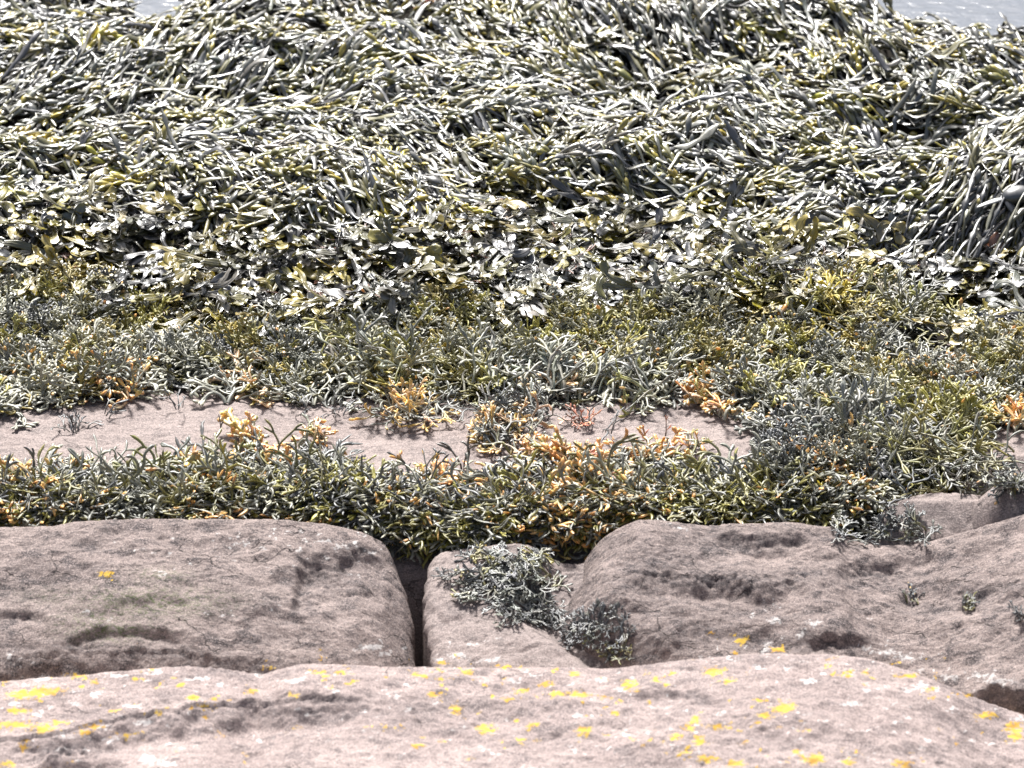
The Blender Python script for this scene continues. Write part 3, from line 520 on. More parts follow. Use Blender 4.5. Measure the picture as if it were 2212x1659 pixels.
def knot_layer(n, Lr, Wr, depth, names, pr, kind, seed, pods=0):
    rs = np.random.RandomState(seed); qx, qy = band_pts(n, [(a, b + 26) for a, b in B_WATER], B_KNOT, rs=rs)
    dens = fbm(qx / 90, qy / 45, 300 + seed % 3, 3); k = rs.rand(len(qx)) < 1.0 - .75 * sm((dens - .25) / .5) * (kind != 'strap'); qx, qy = qx[k], qy[k]; n = len(qx)
    gap = np.zeros(n)
    for (gx_, gy_, ra, rb) in GAPS: gap = np.maximum(gap, np.exp(-((qx - gx_) / ra) ** 2 - ((qy - gy_) / rb) ** 2))
    gap = np.maximum(gap, .92 * sm((fbm(qx / 42, qy / 15, 333, 3) - .30) / .22))
    k = rs.rand(n) > gap * 1.15 * (depth[1] > .02) + 0.35 * gap * (depth[1] <= .02); qx, qy = qx[k], qy[k]; n = len(qx)
    x, y, z = hit(qx, qy); ang = inter_angle(qx, qy, FLOW) + .5 * fbm(qx / 200, qy / 90, 310, 2) + rs.normal(0, {'strap': .22, 'ribbon': .30}.get(kind, .42), n)
    flip = rs.rand(n) < .12; ang = np.where(flip, ang + rs.normal(0, 1.2, n), ang)
    L = rs.uniform(*Lr, n); Wm = rs.uniform(*Wr, n) ; K = 11 if kind == 'strap' else 10 if kind == 'ribbon' else 9; s = np.linspace(0, 1, K)
    rev = rs.rand(n) < .35; ang = np.where(rev, ang + np.pi, ang)
    d = qdir(ang); lift = rs.normal(.08, .2, n) if kind != 'strap' else rs.normal(.0, .08, n)
    tt = s[None] * L[:, None]; bend = rs.normal(0, 4 if kind == 'strap' else 9, n); sidev = nz(np.cross(d, np.array([0, 0, 1.])))
    P = np.zeros((n, K, 3)); P[:, 0] = np.stack([x, y, z], -1); f0 = inter_angle(qx, qy, FLOW); px_, py_ = qx, qy
    for q in range(1, K):
        a_ = ang + (inter_angle(px_, py_, FLOW) - f0 if kind in ('strap', 'ribbon') else 0) + bend * tt[:, q] * (.5 if kind in ('strap', 'ribbon') else 1.)
        P[:, q] = P[:, q - 1] + qdir(a_) * (L / (K - 1))[:, None]; px_, py_ = proj(P[:, q, 0], P[:, q, 1], z)
    zz = H(P[..., 0].ravel(), P[..., 1].ravel()).reshape(n, K); dep = rs.uniform(*depth, n)
    mound = .018 * fbm(P[..., 0] * 7, P[..., 1] * 8, 320, 3)
    P[..., 2] = zz + dep[:, None] + mound + lift[:, None] * tt + .004 * np.sin(tt * 60 + rs.rand(n, 1) * 6)
    base = pick(n, names, pr, rs, .3)
    if kind == 'strap':
        prof = np.ones((n, K)) * .70
        for b in range(2):
            c = rs.uniform(.15, .95, (n, 1)); prof = np.maximum(prof, 1.7 * np.exp(-((s[None] - c) / .085) ** 2) * (rs.rand(n, 1) < .6))
        prof *= np.interp(s, [0, .06, .9, 1], [.5, 1, .9, .05])[None]; T = Wm[:, None] * np.maximum(.20, (prof - .70) * .8)
        T = np.minimum(T, Wm[:, None] * prof * .9)
    elif kind == 'ribbon':
        prof = (.75 + .22 * np.sin(s[None] * rs.uniform(12, 26, (n, 1)) + rs.rand(n, 1) * 6) + .12 * rs.normal(0, 1, (n, K))) * np.interp(s, [0, .1, .85, 1], [.4, .9, 1, .1])[None]; prof = np.clip(prof, .05, 1.3); T = Wm[:, None] * .1 * np.ones((n, K))
    elif kind == 'pod':
        prof = np.interp(s, [0, .12, .25, .42, .6, .78, .92, 1], [.18, .22, .6, .92, 1.0, .88, .55, .05])[None] * np.ones((n, 1)); T = Wm[:, None] * prof * rs.uniform(.40, .70, (n, 1))
    else:
        prof = np.interp(s, [0, .25, .55, .8, .95, 1], [.3, .45, .85, 1, .6, .05])[None] * np.ones((n, 1)); T = Wm[:, None] * prof * .32
    W_ = Wm[:, None] * prof; up = nz(np.stack([rs.normal(0, .32, n), rs.normal(-.27, .26, n), np.ones(n)], -1))
    C = base[:, None] * np.interp(s, [0, 1], [.85, 1.1])[None, :, None]
    bag.tubes(P, W_, T, up, C, M=7)
    if pods:
        tg = nz(np.gradient(P, axis=1)); K2 = 8; s2 = np.linspace(0, 1, K2); fan = rs.uniform(.25, .55, n); pl = rs.uniform(.016, .030, n); pw = rs.uniform(.0034, .0062, n)
        sgn0 = np.where(rs.rand(n) < .5, 1, -1); pc = base * rs.uniform(.9, 1.35, (n, 1))
        for q in range(pods):
            f = (q + .6 + rs.uniform(-.3, .3, n)) / pods * (K - 1); i0 = np.clip(f.astype(int), 0, K - 2); fr = (f - i0)[:, None]; ar = np.arange(n)
            b0 = P[ar, i0] * (1 - fr) + P[ar, i0 + 1] * fr; t0 = tg[ar, i0]; sv = nz(np.cross(t0, up)) * (sgn0 * (1 if q % 2 else -1))[:, None]
            a_ = (fan * rs.uniform(.6, 1.5, n))[:, None]; dd = nz(t0 * np.cos(a_) + sv * np.sin(a_) + up * rs.uniform(-.05, .45, (n, 1)))
            L2 = (pl * rs.uniform(.7, 1.25, n))[:, None, None]; PP = b0[:, None] + dd[:, None] * s2[None, :, None] * L2 + t0[:, None] * (s2[None, :, None] ** 2) * L2 * .25
            pr2 = np.interp(s2, [0, .25, .45, .7, .9, 1], [.16, .25, .75, 1, .68, .05])[None] * (pw * rs.uniform(.75, 1.2, n))[:, None]
            up2 = nz(up + rs.normal(0, .25, (n, 3))); cc = pc * rs.uniform(.8, 1.25, (n, 1)); ye = (rs.rand(n) < .10)[:, None]; cc = np.where(ye, SHADES['yellow'][None], cc)
            bag.tubes(PP, pr2, pr2 * rs.uniform(.5, .85, (n, 1)), up2, np.repeat(cc[:, None], K2, 1), M=7)
knot_layer(3500, (.05, .12), (.003, .005), (-.004, .012), ['brown', 'slate', 'dark'], [2, 3, 3], 'strap', 11)  # lowest layers coloured darker, so shade is painted into the gaps
knot_layer(4000, (.02, .036), (.004, .006), (.0, .014), ['olive', 'slate', 'dark'], [4, 3, 4], 'pod', 12)
knot_layer(2200, (.05, .12), (.0026, .0048), (.004, .022), ['slate', 'olive', 'yellow', 'dark'], [4, 4, .8, 3], 'strap', 13)
knot_layer(750, (.06, .11), (.0022, .0036), (.006, .022), ['olive', 'slate', 'grey', 'yellow'], [5, 3, 2, 1], 'strap', 14, 12)
knot_layer(2600, (.018, .042), (.0028, .0052), (.010, .028), ['grey', 'olive', 'slate', 'yellow', 'pale', 'lime'], [3, 4, 2, 1.6, 1, 1], 'tip', 15)
knot_layer(700, (.05, .12), (.0030, .0055), (.014, .030), ['grey', 'olive', 'slate', 'yellow', 'lime'], [3, 3, 2, 1.2, 1], 'strap', 16)
knot_layer(900, (.06, .13), (.0022, .0038), (.013, .029), ['olive', 'grey', 'lime', 'yellow', 'slate', 'pale'], [4, 4, 2, 1.0, 1.2, 2.2], 'strap', 19, 13)
knot_layer(300, (.024, .038), (.0065, .0095), (.018, .030), ['olive', 'lime', 'grey'], [3, 2, 2], 'pod', 17)
knot_layer(2000, (.035, .09), (.0034, .0078), (.018, .033), ['pale', 'grey', 'olive', 'slate'], [3, 4, 1.5, 1], 'ribbon', 18)
knot_layer(260, (.09, .18), (.0030, .0055), (.016, .030), ['slate', 'grey', 'olive', 'yellow'], [3, 3, 3, 1.2], 'strap', 21)
knot_layer(1200, (.018, .036), (.003, .0052), (.022, .034), ['grey', 'olive', 'yellow', 'pale', 'lime'], [3, 3, 1.6, 2, 1], 'tip', 20)
# combed hanging fronds at the right, above the dark hollow
rs = np.random.RandomState(31); n = 380; qx = rs.uniform(1820, 2440, n); qy = 395 + .05 * (qx - 1850) + rs.uniform(-50, 130, n) * np.clip((qx - 1780) / 200, .3, 1); x, y, z = hit(qx, qy)
ang = np.radians(rs.normal(188, 12, n) + np.clip(qx - 2000, -200, 300) * .05); K = 16; L = rs.uniform(.07, .19, n); d = qdir(ang, .12); P = np.zeros((n, K, 3)); P[:, 0] = np.stack([x, y, z + rs.uniform(.0, .03, n)], -1); pos = P[:, 0].copy()
for k in range(1, K):
    d = nz(d + np.array([0, 0, -.09]) + rs.normal(0, .05, (n, 3)) + np.array([.01, -.02, 0])); pos = pos + d * (L / K)[:, None]; zm = H(pos[:, 0], pos[:, 1]) + .012; pos[:, 2] = np.maximum(pos[:, 2], zm); P[:, k] = pos
s = np.linspace(0, 1, K); prof = np.ones((n, K)) * .5
for b in range(3):
    c = rs.uniform(.2, 1., (n, 1)); prof = np.maximum(prof, 1.25 * np.exp(-((s[None] - c) / .06) ** 2) * (rs.rand(n, 1) < .7))
prof *= np.interp(s, [0, .95, 1], [1, 1, .05])[None]; Wm = rs.uniform(.003, .0062, n)[:, None]
bag.tubes(P, Wm * prof, Wm * np.minimum(prof * .85, np.maximum(.25, (prof - .5))), np.tile([0, -.3, 1.], (n, 1)), pick(n, ['slate', 'olive', 'grey', 'yellow', 'dark'], [5, 2.5, 1, .4, 4], rs)[:, None] * .6 * np.ones((1, K, 1)), M=7)  # darkened tint: the hollow's shade is put into the frond colour
o = bag.build('knotted_wrack', M_SHINY); tag(o, 'thick tangled carpet of shiny knotted wrack full of air bladders, covering the upper part', 'seaweed', kind='stuff')

# ---- broad bladed wrack band
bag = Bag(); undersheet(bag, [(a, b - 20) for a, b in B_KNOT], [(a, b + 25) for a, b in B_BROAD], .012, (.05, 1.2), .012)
def broad(bag, qx, qy, rs, scale=1.0, names=('grey', 'olive', 'slate', 'brown'), pr=(4, 2, 3, .6), tips=('yellow', 'olive', 'lime', 'slate', 'pale'), tp=(5, 3, .5, 2, 1.2), ang=None, lift=(.08, .14), lev=3, ids=None, off=.008):
    n = len(qx); x, y, z = hit(qx, qy); ang = rs.uniform(0, 2 * np.pi, n) if ang is None else ang
    grow(bag, np.stack([x, y, z + .004 + rs.rand(n) * off * 3], -1), qdir(ang, rs.normal(*lift, n)[...]) if False else nz(qdir(ang) + np.stack([np.zeros(n), np.zeros(n), rs.normal(*lift, n)], -1)), nz(np.stack([rs.normal(0, .32, n), rs.normal(-.27, .28, n), np.ones(n)], -1)),
         lev, (.032 * scale) * rs.uniform(.7, 1.3, n), .0050 * scale * rs.uniform(.6, 1.2, n), .1, .42, .25, .5, pick(n, names, pr, rs), pick(n, tips, tp, rs), ids, 6, 1.0, 1.45, np.full(n, off), 10, None, .55, rs, thin=.0007, skip=.2, rib=True)
rs = np.random.RandomState(41); qx, qy = band_pts(850, [(a, b - 12) for a, b in B_KNOT], B_BROAD, rs=rs); ang = rs.uniform(0, 2 * np.pi, len(qx)); broad(bag, qx, qy, rs, .85, names=('slate', 'dark', 'brown', 'olive'), pr=(2, 4, 1, 2), tips=('yellow', 'olive', 'slate', 'brown'), tp=(4, 2, 2, 2), ang=ang, off=.006)  # lower blades in near-black tones, painting deep shade between the upper ones
qx, qy = band_pts(650, [(a, b - 15) for a, b in B_KNOT], B_BROAD, rs=rs); broad(bag, qx, qy, rs, 1.15, ang=np.radians(rs.normal(240, 60, len(qx))), off=.010)
# wiry stalks between the blades
n = 500; qx, qy = band_pts(n, B_KNOT, B_BROAD, rs=rs); n = len(qx); x, y, z = hit(qx, qy)
grow(bag, np.stack([x, y, z + .012], -1), nz(qdir(rs.uniform(0, 6.3, n)) + np.array([0, 0, .4])), np.tile([0, 0, 1.], (n, 1)), 3, .022, .0013, .7, .5, .2, .9, pick(n, ['brown', 'rust', 'grey'], [3, 1, 2], rs), pick(n, ['brown', 'rust', 'peach', 'grey'], [3, 1.2, .6, 2], rs), rs=rs, off=np.full(n, .012))
o = bag.build('broad_wrack', M_BLADE); tag(o, 'tangled band of broad leathery wrack blades with yellow-brown tips below the bladder weed', 'seaweed', kind='stuff')

# ---- channelled wrack carpets: clumps of forking fronds
ORB = [(530, 960), (680, 960), (400, 1050), (620, 1010), (545, 1000), (1090, 960), (1200, 1010), (1280, 1030), (1400, 1000), (1500, 990), (1150, 1120), (1230, 1130), (930, 1080), (30, 1090), (150, 1110), (1290, 1090), (880, 900), (1265, 815), (200, 820), (270, 865), (1500, 860), (2200, 920), (1570, 905), (1780, 1050), (620, 1110), (1340, 1050), (1420, 1060), (1070, 1060), (460, 1100), (2050, 830), (700, 1010), (10, 830), (820, 890)]
def orange_p(qx, qy, base):
    p = np.full(len(qx), base)
    for a, b in ORB: p = np.maximum(p, .62 * np.exp(-((qx - a) / 34) ** 2 - ((qy - b) / 20) ** 2))
    return p
def clumps(bag, n, lo, hi, per, seed, angf, names, pr, tipn, tpr, seg=.017, w=.0021, lev=4, G=None, spread=.8, lift=(.55, .25), grav=.35, off=.004, ors=.02, x0=-160, x1=2370, sheen=None, rad=16, fork=.42, curl=.7):
    rs = np.random.RandomState(seed); cx, cy = band_pts(n, lo, hi, x0, x1, rs); n = len(cx)
    a0 = angf(cx, cy, rs) + .8 * fbm(cx / 120, cy / 60, 400, 2)
    def place(nm, p, sd_):
        q = fbm(cx / 150, cy / 70, sd_, 3) + rs.normal(0, .22, n); q = np.argsort(np.argsort(q)) / max(1, n); c = np.cumsum(p) / sum(p); i = np.minimum(np.searchsorted(c, q), len(nm) - 1)
        return np.stack([SHADES[k] for k in nm])[i] * rs.uniform(.8, 1.2, (n, 1))
    cb = place(names, pr, 410); ct = place(tipn, tpr, 420)
    N_ = n * per; ii = np.repeat(np.arange(n), per); qx = cx[ii] + rs.normal(0, rad, N_); qy = cy[ii] + rs.normal(0, rad * .45, N_)
    lo_ = np.interp(qx, *poly(lo)); hi_ = np.interp(qx, *poly(hi)); qy = np.clip(qy, lo_ - 4, hi_ + 4)
    x, y, z = hit(qx, qy, G); ang = a0[ii] + rs.normal(0, spread, N_)
    d = nz(qdir(ang) + np.stack([np.zeros(N_), np.zeros(N_), rs.normal(*lift, N_)], -1)); mn = None if G is None else (lambda a, b: H(a, b, G))
    o_ = rs.uniform(0, off * 2, N_)
    grow(bag, np.stack([x, y, z + o_ * .5], -1), d, nz(np.stack([rs.normal(0, .4, N_), rs.normal(-.27, .35, N_), np.ones(N_)], -1)), lev, seg * rs.uniform(.7, 1.3, N_), w * rs.uniform(.75, 1.25, N_), .55, fork, grav, curl,
         cb[ii] * rs.uniform(.75, 1.2, (N_, 1)), ct[ii] * rs.uniform(.75, 1.3, (N_, 1)), None, 4, .92, 1.25, o_, 5, mn, rs=rs, tipcol=SHADES['orange'], tipp=orange_p(qx, qy, ors))
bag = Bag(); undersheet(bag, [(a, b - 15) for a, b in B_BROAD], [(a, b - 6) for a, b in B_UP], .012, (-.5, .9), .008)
up_ang = lambda qx, qy, rs: np.where(qy > np.interp(qx, *poly(B_UP)) - 60, np.radians(rs.normal(75, 50, len(qx))), rs.uniform(0, 6.3, len(qx)))
nmsA = ['grey', 'pale', 'olive', 'slate', 'brown']; tA = ['grey', 'pale', 'lime', 'moss', 'olive', 'slate']
UPI = [(a, b - 30) for a, b in B_UP]; MID = [(a, b - 110) for a, b in B_UP]; BRD = [(a, b - 8) for a, b in B_BROAD]
clumps(bag, 420, BRD, UPI, 9, 51, up_ang, ['olive', 'brown', 'slate', 'dark'], [3, 2, 2, 1], ['olive', 'moss', 'grey'], [3, 2, 3], off=.003, ors=.01, w=.0022, seg=.014)
clumps(bag, 190, BRD, [(a, b - 70) for a, b in B_UP], 18, 52, up_ang, nmsA, [4, 4, 2, 1.5, .4], tA, [4, 5, 3, 2.2, 1.5, .5], off=.007, ors=.010, w=.0021, seg=.0115, spread=1.1, lev=5, rad=9, lift=(.9, .3), grav=.6)
clumps(bag, 75, MID, UPI, 16, 54, up_ang, nmsA, [4, 4, 2, 1, .3], tA, [4, 5, 2, 1.2, 1.5, .5], off=.008, ors=.015, w=.0026, seg=.0135, spread=1.0, lev=5, rad=11, lift=(.8, .3), grav=.6)
clumps(bag, 90, [(a, b - 60) for a, b in B_UP], [(a, b - 8) for a, b in B_UP], 9, 53, lambda qx, qy, rs: np.radians(rs.normal(88, 28, len(qx))), ['grey', 'pale', 'slate'], [3, 3, 1], ['grey', 'pale', 'peach', 'lime'], [4, 3, .4, 1], seg=.017, w=.0029, off=.005, ors=.02, spread=.5, lift=(.35, .2))
clumps(bag, 80, [(a, 960 if a > 1600 else b - 2) for a, b in B_UP], [(a, 1062) for a, b in B_UP], 22, 55, lambda qx, qy, rs: np.radians(rs.normal(235, 50, len(qx))), ['slate', 'grey', 'olive'], [3, 4, 1], ['slate', 'grey', 'pale'], [1.5, 4, 2], seg=.011, w=.0021, off=.010, ors=.03, spread=1.0, x0=1690, x1=1960, lev=5, rad=10, lift=(.6, .3))
o = bag.build('channelled_wrack', M_DULL); tag(o, 'dense carpet of grey-green forking wrack above the bare ledge strip', 'seaweed', kind='stuff')

# ---- fringe over the ledge edge
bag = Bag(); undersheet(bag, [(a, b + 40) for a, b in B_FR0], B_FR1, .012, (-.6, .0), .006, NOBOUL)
fr_ang = lambda qx, qy, rs: inter_angle(qx, qy, [(50, 1080, 250), (250, 1080, 215), (420, 1090, 205), (600, 1080, 230), (750, 1080, 240), (900, 1100, 290), (1050, 1110, 230), (1200, 1110, 215), (1350, 1080, 195), (1500, 1080, 200), (1650, 1080, 240), (1800, 1090, 275), (1900, 1090, 300)], 110) + rs.normal(0, .45, len(qx))
rim_ang = lambda qx, qy, rs: np.radians(rs.normal(200, 75, len(qx)))
def rim(o0, o1): return [(a, b + o0) for a, b in B_FR0], [(a, b + o1) for a, b in B_FR0]
fn = ['grey', 'pale', 'olive', 'lime', 'slate', 'brown']
clumps(bag, 170, *rim(84, 112), 9, 60, rim_ang, ['slate', 'grey', 'brown'], [3, 4, 1], ['grey', 'slate', 'pale', 'olive'], [3, 3, 1, 1], seg=.010, w=.0019, G=NOBOUL, off=.003, ors=.06, lift=(.10, .2), x1=1700)
clumps(bag, 260, [(a, b + 98) for a, b in B_FR0], B_FR1, 9, 61, fr_ang, ['brown', 'olive', 'slate'], [1, 3, 2], ['olive', 'grey', 'lime'], [3, 2, 2], seg=.021, w=.0023, G=NOBOUL, off=.004, ors=.008, x1=1960, lift=(.15, .2), spread=.4)
clumps(bag, 380, [(a, b + 98) for a, b in B_FR0], B_FR1, 9, 62, fr_ang, fn, [5, 3.5, 2.5, .5, 2.5, 1], ['grey', 'pale', 'olive', 'lime', 'slate'], [5, 3.5, 2.5, .6, 2.5], seg=.022, w=.0024, G=NOBOUL, off=.009, ors=.010, x1=1960, lift=(.12, .22), spread=.32, rad=22, fork=.30, curl=.9)
o = bag.build('channelled_wrack_fringe', M_DULL); tag(o, 'fringe of long olive and grey forking wrack hanging over the ledge edge above the boulders', 'seaweed', kind='stuff')

# ------------------------------------------------------------------ single tufts and plants one can point to
def plant(name, label, cat, qx, qy, nf, seed, rx=30, ry=12, ang=(90, 60), names=('grey', 'pale', 'olive'), pr=(3, 2, 2), tipn=('grey', 'lime'), tpr=(2, 1), seg=.02, w=.0024, lev=4, lift=(.5, .3), grav=.35, group=None, G=None, tipcol='orange', tipp=.0, mat=None, kind='wire', off=.012, flat=.6, curl=.6):
    rs = np.random.RandomState(seed); X0, Y0, Z0 = [float(v[0]) for v in hit(qx, qy, G)]; org = np.array([X0, Y0, Z0])
    root = bpy.data.objects.new(name, None); COL.objects.link(root); root.location = org; root.empty_display_size = .02; tag(root, label, cat, group)
    b = Bag(); px = qx + rs.normal(0, rx * .6, nf).clip(-rx, rx); py = qy + rs.normal(0, ry * .6, nf).clip(-ry, ry); x, y, z = hit(px, py, G); a = np.radians(rs.normal(ang[0], ang[1], nf))
    d = nz(qdir(a) + np.stack([np.zeros(nf), np.zeros(nf), rs.normal(*lift, nf)], -1)); mn = None if G is None else (lambda p, q: H(p, q, G)); o_ = rs.uniform(0, off * 2, nf)
    if kind == 'wire':
        grow(b, np.stack([x, y, z + o_ * .5], -1), d, nz(np.stack([rs.normal(0, .6, nf), rs.normal(-.3, .5, nf), np.ones(nf)], -1)), lev, seg * rs.uniform(.75, 1.25, nf), w * rs.uniform(.8, 1.2, nf), flat, .42, grav, curl, pick(nf, names, pr, rs), pick(nf, tipn, tpr, rs), np.arange(nf), 4, .9, 1.2, o_, 6, mn, rs=rs, tipcol=SHADES[tipcol], tipp=tipp)
    else:
        grow(b, np.stack([x, y, z + o_ * .5 + .008], -1), d, nz(np.stack([rs.normal(0, .28, nf), rs.normal(-.27, .25, nf), np.ones(nf)], -1)), lev, seg * rs.uniform(.75, 1.25, nf), w * rs.uniform(.8, 1.2, nf), .1, .42, grav, .5, pick(nf, names, pr, rs), pick(nf, tipn, tpr, rs), np.arange(nf), 7, 1.0, 1.4, o_ + .012, 12, mn, .5, rs, thin=.0008, skip=.2, rib=True)
    b.build_split('frond', mat or (M_DULL if kind == 'wire' else M_BLADE), root, org); return root
T = 'wrack_tuft'
G1 = 'weed tufts on the boulders'; G2 = 'weed scraps on the bare ledge'; G3 = 'orange-tipped tufts'; G4 = 'large broad wrack plants'; G5 = 'bushy wrack mops'
GR, SL = ('grey', 'slate', 'olive'), (3, 4, 2)
plant(T, 'big bushy grey tuft growing in the groove between the smooth and the rugged boulder', 'seaweed', 1098, 1258, 100, 101, 92, 46, (190, 60), GR, SL, ('grey', 'slate', 'lime'), (3, 3, .7), lev=5, seg=.009, w=.0019, group=G1, off=.004, lift=(.08, .12), grav=.8)
plant(T, 'ragged lower edge of weed hanging just under the big bushy groove tuft', 'seaweed', 1150, 1330, 60, 102, 60, 18, (240, 60), ('slate', 'brown', 'grey'), (3, 2, 2), ('slate', 'grey'), (2, 1), seg=.008, w=.0014, group=G1, off=.002, lift=(.08, .1), grav=.8)
plant(T, 'sparse dark tuft in the groove halfway down beside the rugged boulder', 'seaweed', 1280, 1368, 80, 103, 66, 24, (200, 90), ('slate', 'brown', 'dark'), (3, 2, 1), ('slate', 'grey'), (3, 1), seg=.006, w=.0013, group=G1, off=.002, lift=(.08, .1), grav=.8)
plant(T, 'small dark weed patch at the lowest end of the groove by the foreground boulder', 'seaweed', 1330, 1412, 26, 104, 42, 14, (200, 90), ('slate', 'brown'), (3, 2), ('slate', 'olive'), (2, 1), seg=.006, w=.0012, group=G1, off=.002, lift=(.08, .1), grav=.8)
plant(T, 'long low tuft lying in the hollow along the back rim of the rugged boulder', 'seaweed', 1905, 1158, 70, 105, 95, 16, (120, 70), ('slate', 'olive', 'grey'), (3, 2, 2), ('slate', 'grey'), (2, 1), seg=.008, w=.0015, group=G1, off=.004, lift=(.2,.2))
plant(T, 'tiny tuft with a pink tip, left one of the pair in the right hand pits', 'seaweed', 1970, 1300, 12, 106, 14, 7, (90, 90), ('slate', 'olive'), (2, 1), ('slate',), (1,), seg=.0048, w=.001, lev=3, group=G1, lift=(.2, .2), tipp=.12, tipcol='peach', off=.003)
plant(T, 'small round green tuft, right one of the pair in the right hand pits', 'seaweed', 2097, 1312, 22, 107, 22, 10, (90, 90), ('slate', 'olive'), (2, 1), ('olive', 'slate'), (1, 2), seg=.0052, w=.0011, lev=3, lift=(.2, .2), group=G1, off=.003)
plant(T, 'tiny dark tuft at the right edge of the rugged boulder', 'seaweed', 2204, 1338, 14, 108, 12, 8, (90, 90), ('slate', 'brown'), (2, 1), ('slate',), (1,), seg=.006, w=.0011, lev=3, group=G1, off=.003)
plant(T, 'grey weed tuft sitting on the small rounded rock at the right edge', 'seaweed', 2190, 1058, 40, 109, 40, 16, (150, 90), GR, SL, ('grey', 'slate'), (2, 1), seg=.010, w=.0018, group=G1, tipp=.03, off=.006)
plant(T, 'thin scrap of weed in a cut on the smooth low rock', 'seaweed', 1082, 1249, 1, 110, 1, 1, (190, 20), ('slate',), (1,), ('slate',), (1,), seg=.008, w=.0012, lev=3, group=G1) if False else None
plant(T, 'dark weed speck in a cut on the smooth low rock beside the crack', 'seaweed', 968, 1252, 12, 111, 20, 4, (180, 60), ('slate', 'brown'), (2, 1), ('slate',), (1,), seg=.006, w=.001, lev=3, group=G1, off=.003)
plant(T, 'flattened curly tuft with golden tips lying on the ledge just below the weed edge', 'seaweed', 885, 902, 46, 120, 75, 13, (120, 100), ('grey', 'pale', 'brown'), (3, 2, 1), ('grey', 'gold', 'peach'), (3, 2, 1), seg=.015, w=.0021, group=G3, tipcol='gold', tipp=.15, off=.006)
plant(T, 'matted grey tuft bridging the ledge from the upper carpet', 'seaweed', 1115, 903, 50, 121, 70, 14, (200, 90), ('grey', 'slate', 'brown'), (3, 2, 1), ('grey', 'slate'), (2, 1), seg=.015, w=.0018, group=G2, off=.006)
plant(T, 'golden swollen tuft standing on the bridge of weed across the ledge', 'seaweed', 1085, 965, 44, 122, 40, 32, (110, 80), ('grey', 'slate', 'olive'), (3, 2, 1), ('peach', 'gold', 'grey'), (3, 2, 3), seg=.015, w=.0022, group=G3, tipcol='peach', tipp=.4, off=.008)
plant(T, 'small reddish-brown sprig with one trailing stalk on the bare ledge', 'seaweed', 1262, 918, 16, 123, 18, 5, (170, 60), ('brown', 'rust', 'grey'), (2, 1, 1), ('rust', 'peach', 'brown'), (2, 1, 1), seg=.010, w=.0013, lev=3, group=G2, off=.004)
plant(T, 'bare forked twig of weed lying flat on the ledge below the reddish sprig', 'seaweed', 1310, 947, 4, 124, 10, 4, (10, 90), ('slate', 'brown'), (2, 1), ('slate',), (1,), seg=.016, w=.0012, lev=3, lift=(.1, .1), group=G2)
plant(T, 'dark curled scrap of weed on the far left of the ledge', 'seaweed', 165, 932, 12, 125, 24, 7, (150, 90), ('slate', 'brown'), (2, 1), ('slate',), (1,), seg=.010, w=.0012, lev=3, group=G2, off=.003)
plant(T, 'thin hooked weed scrap on the ledge, third of the scraps from the left', 'seaweed', 385, 893, 5, 126, 12, 4, (80, 60), ('slate',), (1,), ('slate',), (1,), seg=.014, w=.001, lev=2, lift=(.4, .2), group=G2)
plant(T, 'arched weed scrap on the ledge above the dark curled one', 'seaweed', 235, 905, 5, 127, 16, 4, (30, 70), ('slate', 'brown'), (1, 1), ('slate',), (1,), seg=.014, w=.001, lev=2, lift=(.4, .2), group=G2)
plant(T, 'loose weed scrap near the left end of the golden curly tuft', 'seaweed', 655, 905, 5, 128, 22, 4, (60, 90), ('slate', 'brown'), (1, 1), ('slate',), (1,), seg=.010, w=.001, lev=3, group=G2)
plant(T, 'dark forked scrap of weed on the ledge left of the golden curly tuft', 'seaweed', 735, 900, 9, 129, 24, 6, (60, 90), ('slate', 'brown'), (1, 1), ('slate',), (1,), seg=.011, w=.001, lev=3, group=G2)
plant(T, 'single short stalk standing on the bare ledge at left', 'seaweed', 478, 946, 2, 130, 4, 2, (90, 10), ('brown',), (1,), ('brown',), (1,), seg=.013, w=.001, lev=1, lift=(2.5, .2), group=G2, grav=.0)
plant(T, 'upright pair of short brown stalks on the ledge at right', 'seaweed', 1388, 958, 3, 131, 4, 1, (90, 10), ('brown', 'rust'), (1, 1), ('rust',), (1,), seg=.015, w=.0009, lev=1, lift=(3, .2), group=G2, grav=.0)
plant(T, 'short forked stalk standing alone on the ledge nearest the right hand weed', 'seaweed', 1437, 955, 2, 132, 2, 1, (90, 10), ('brown',), (1,), ('rust',), (1,), seg=.010, w=.0009, lev=2, lift=(3, .2), group=G2, grav=.0)
plant(T, 'dark stalk curving up from the weed gap in the middle of the ledge', 'seaweed', 1002, 1040, 3, 133, 4, 2, (80, 15), ('slate', 'brown'), (1, 1), ('brown',), (1,), seg=.030, w=.0015, lev=2, lift=(1.8, .2), group=G2, grav=.05)
# orange tufts
OG = ('peach', 'rust', 'gold'), (3, 1, 2)
def orange(label, qx, qy, nf, seed, rx=22, ry=9, seg=.011, w=.0026, **k):
    plant(T, label, 'seaweed', qx, qy, nf, seed, rx, ry, k.get('ang', (110, 90)), ('grey', 'pale', 'olive', 'peach'), (2, 2, 1, 1), k.get('tn', ('peach', 'orange', 'gold')) + ('pale', 'lime'), k.get('tp', (2, 2, 1)) + (1.5, .7), seg=seg, w=w, lev=3, group=G3, tipcol='orange', tipp=.35, off=.014, G=k.get('G'))
orange('peach and orange branching tuft standing in the left carpet above the ledge', 205, 820, 26, 140, 30, 24, seg=.010)
orange('flat bright orange spray on the lower edge of the left carpet', 272, 866, 14, 141, 26, 6, seg=.012, tn=('orange', 'gold'), tp=(2, 1))
orange('big fan of peach-orange fingers at the right end of the bare ledge', 1512, 868, 18, 142, 26, 14, seg=.012, w=.0032, ang=(180, 30), tn=('peach', 'orange'), tp=(2, 2))
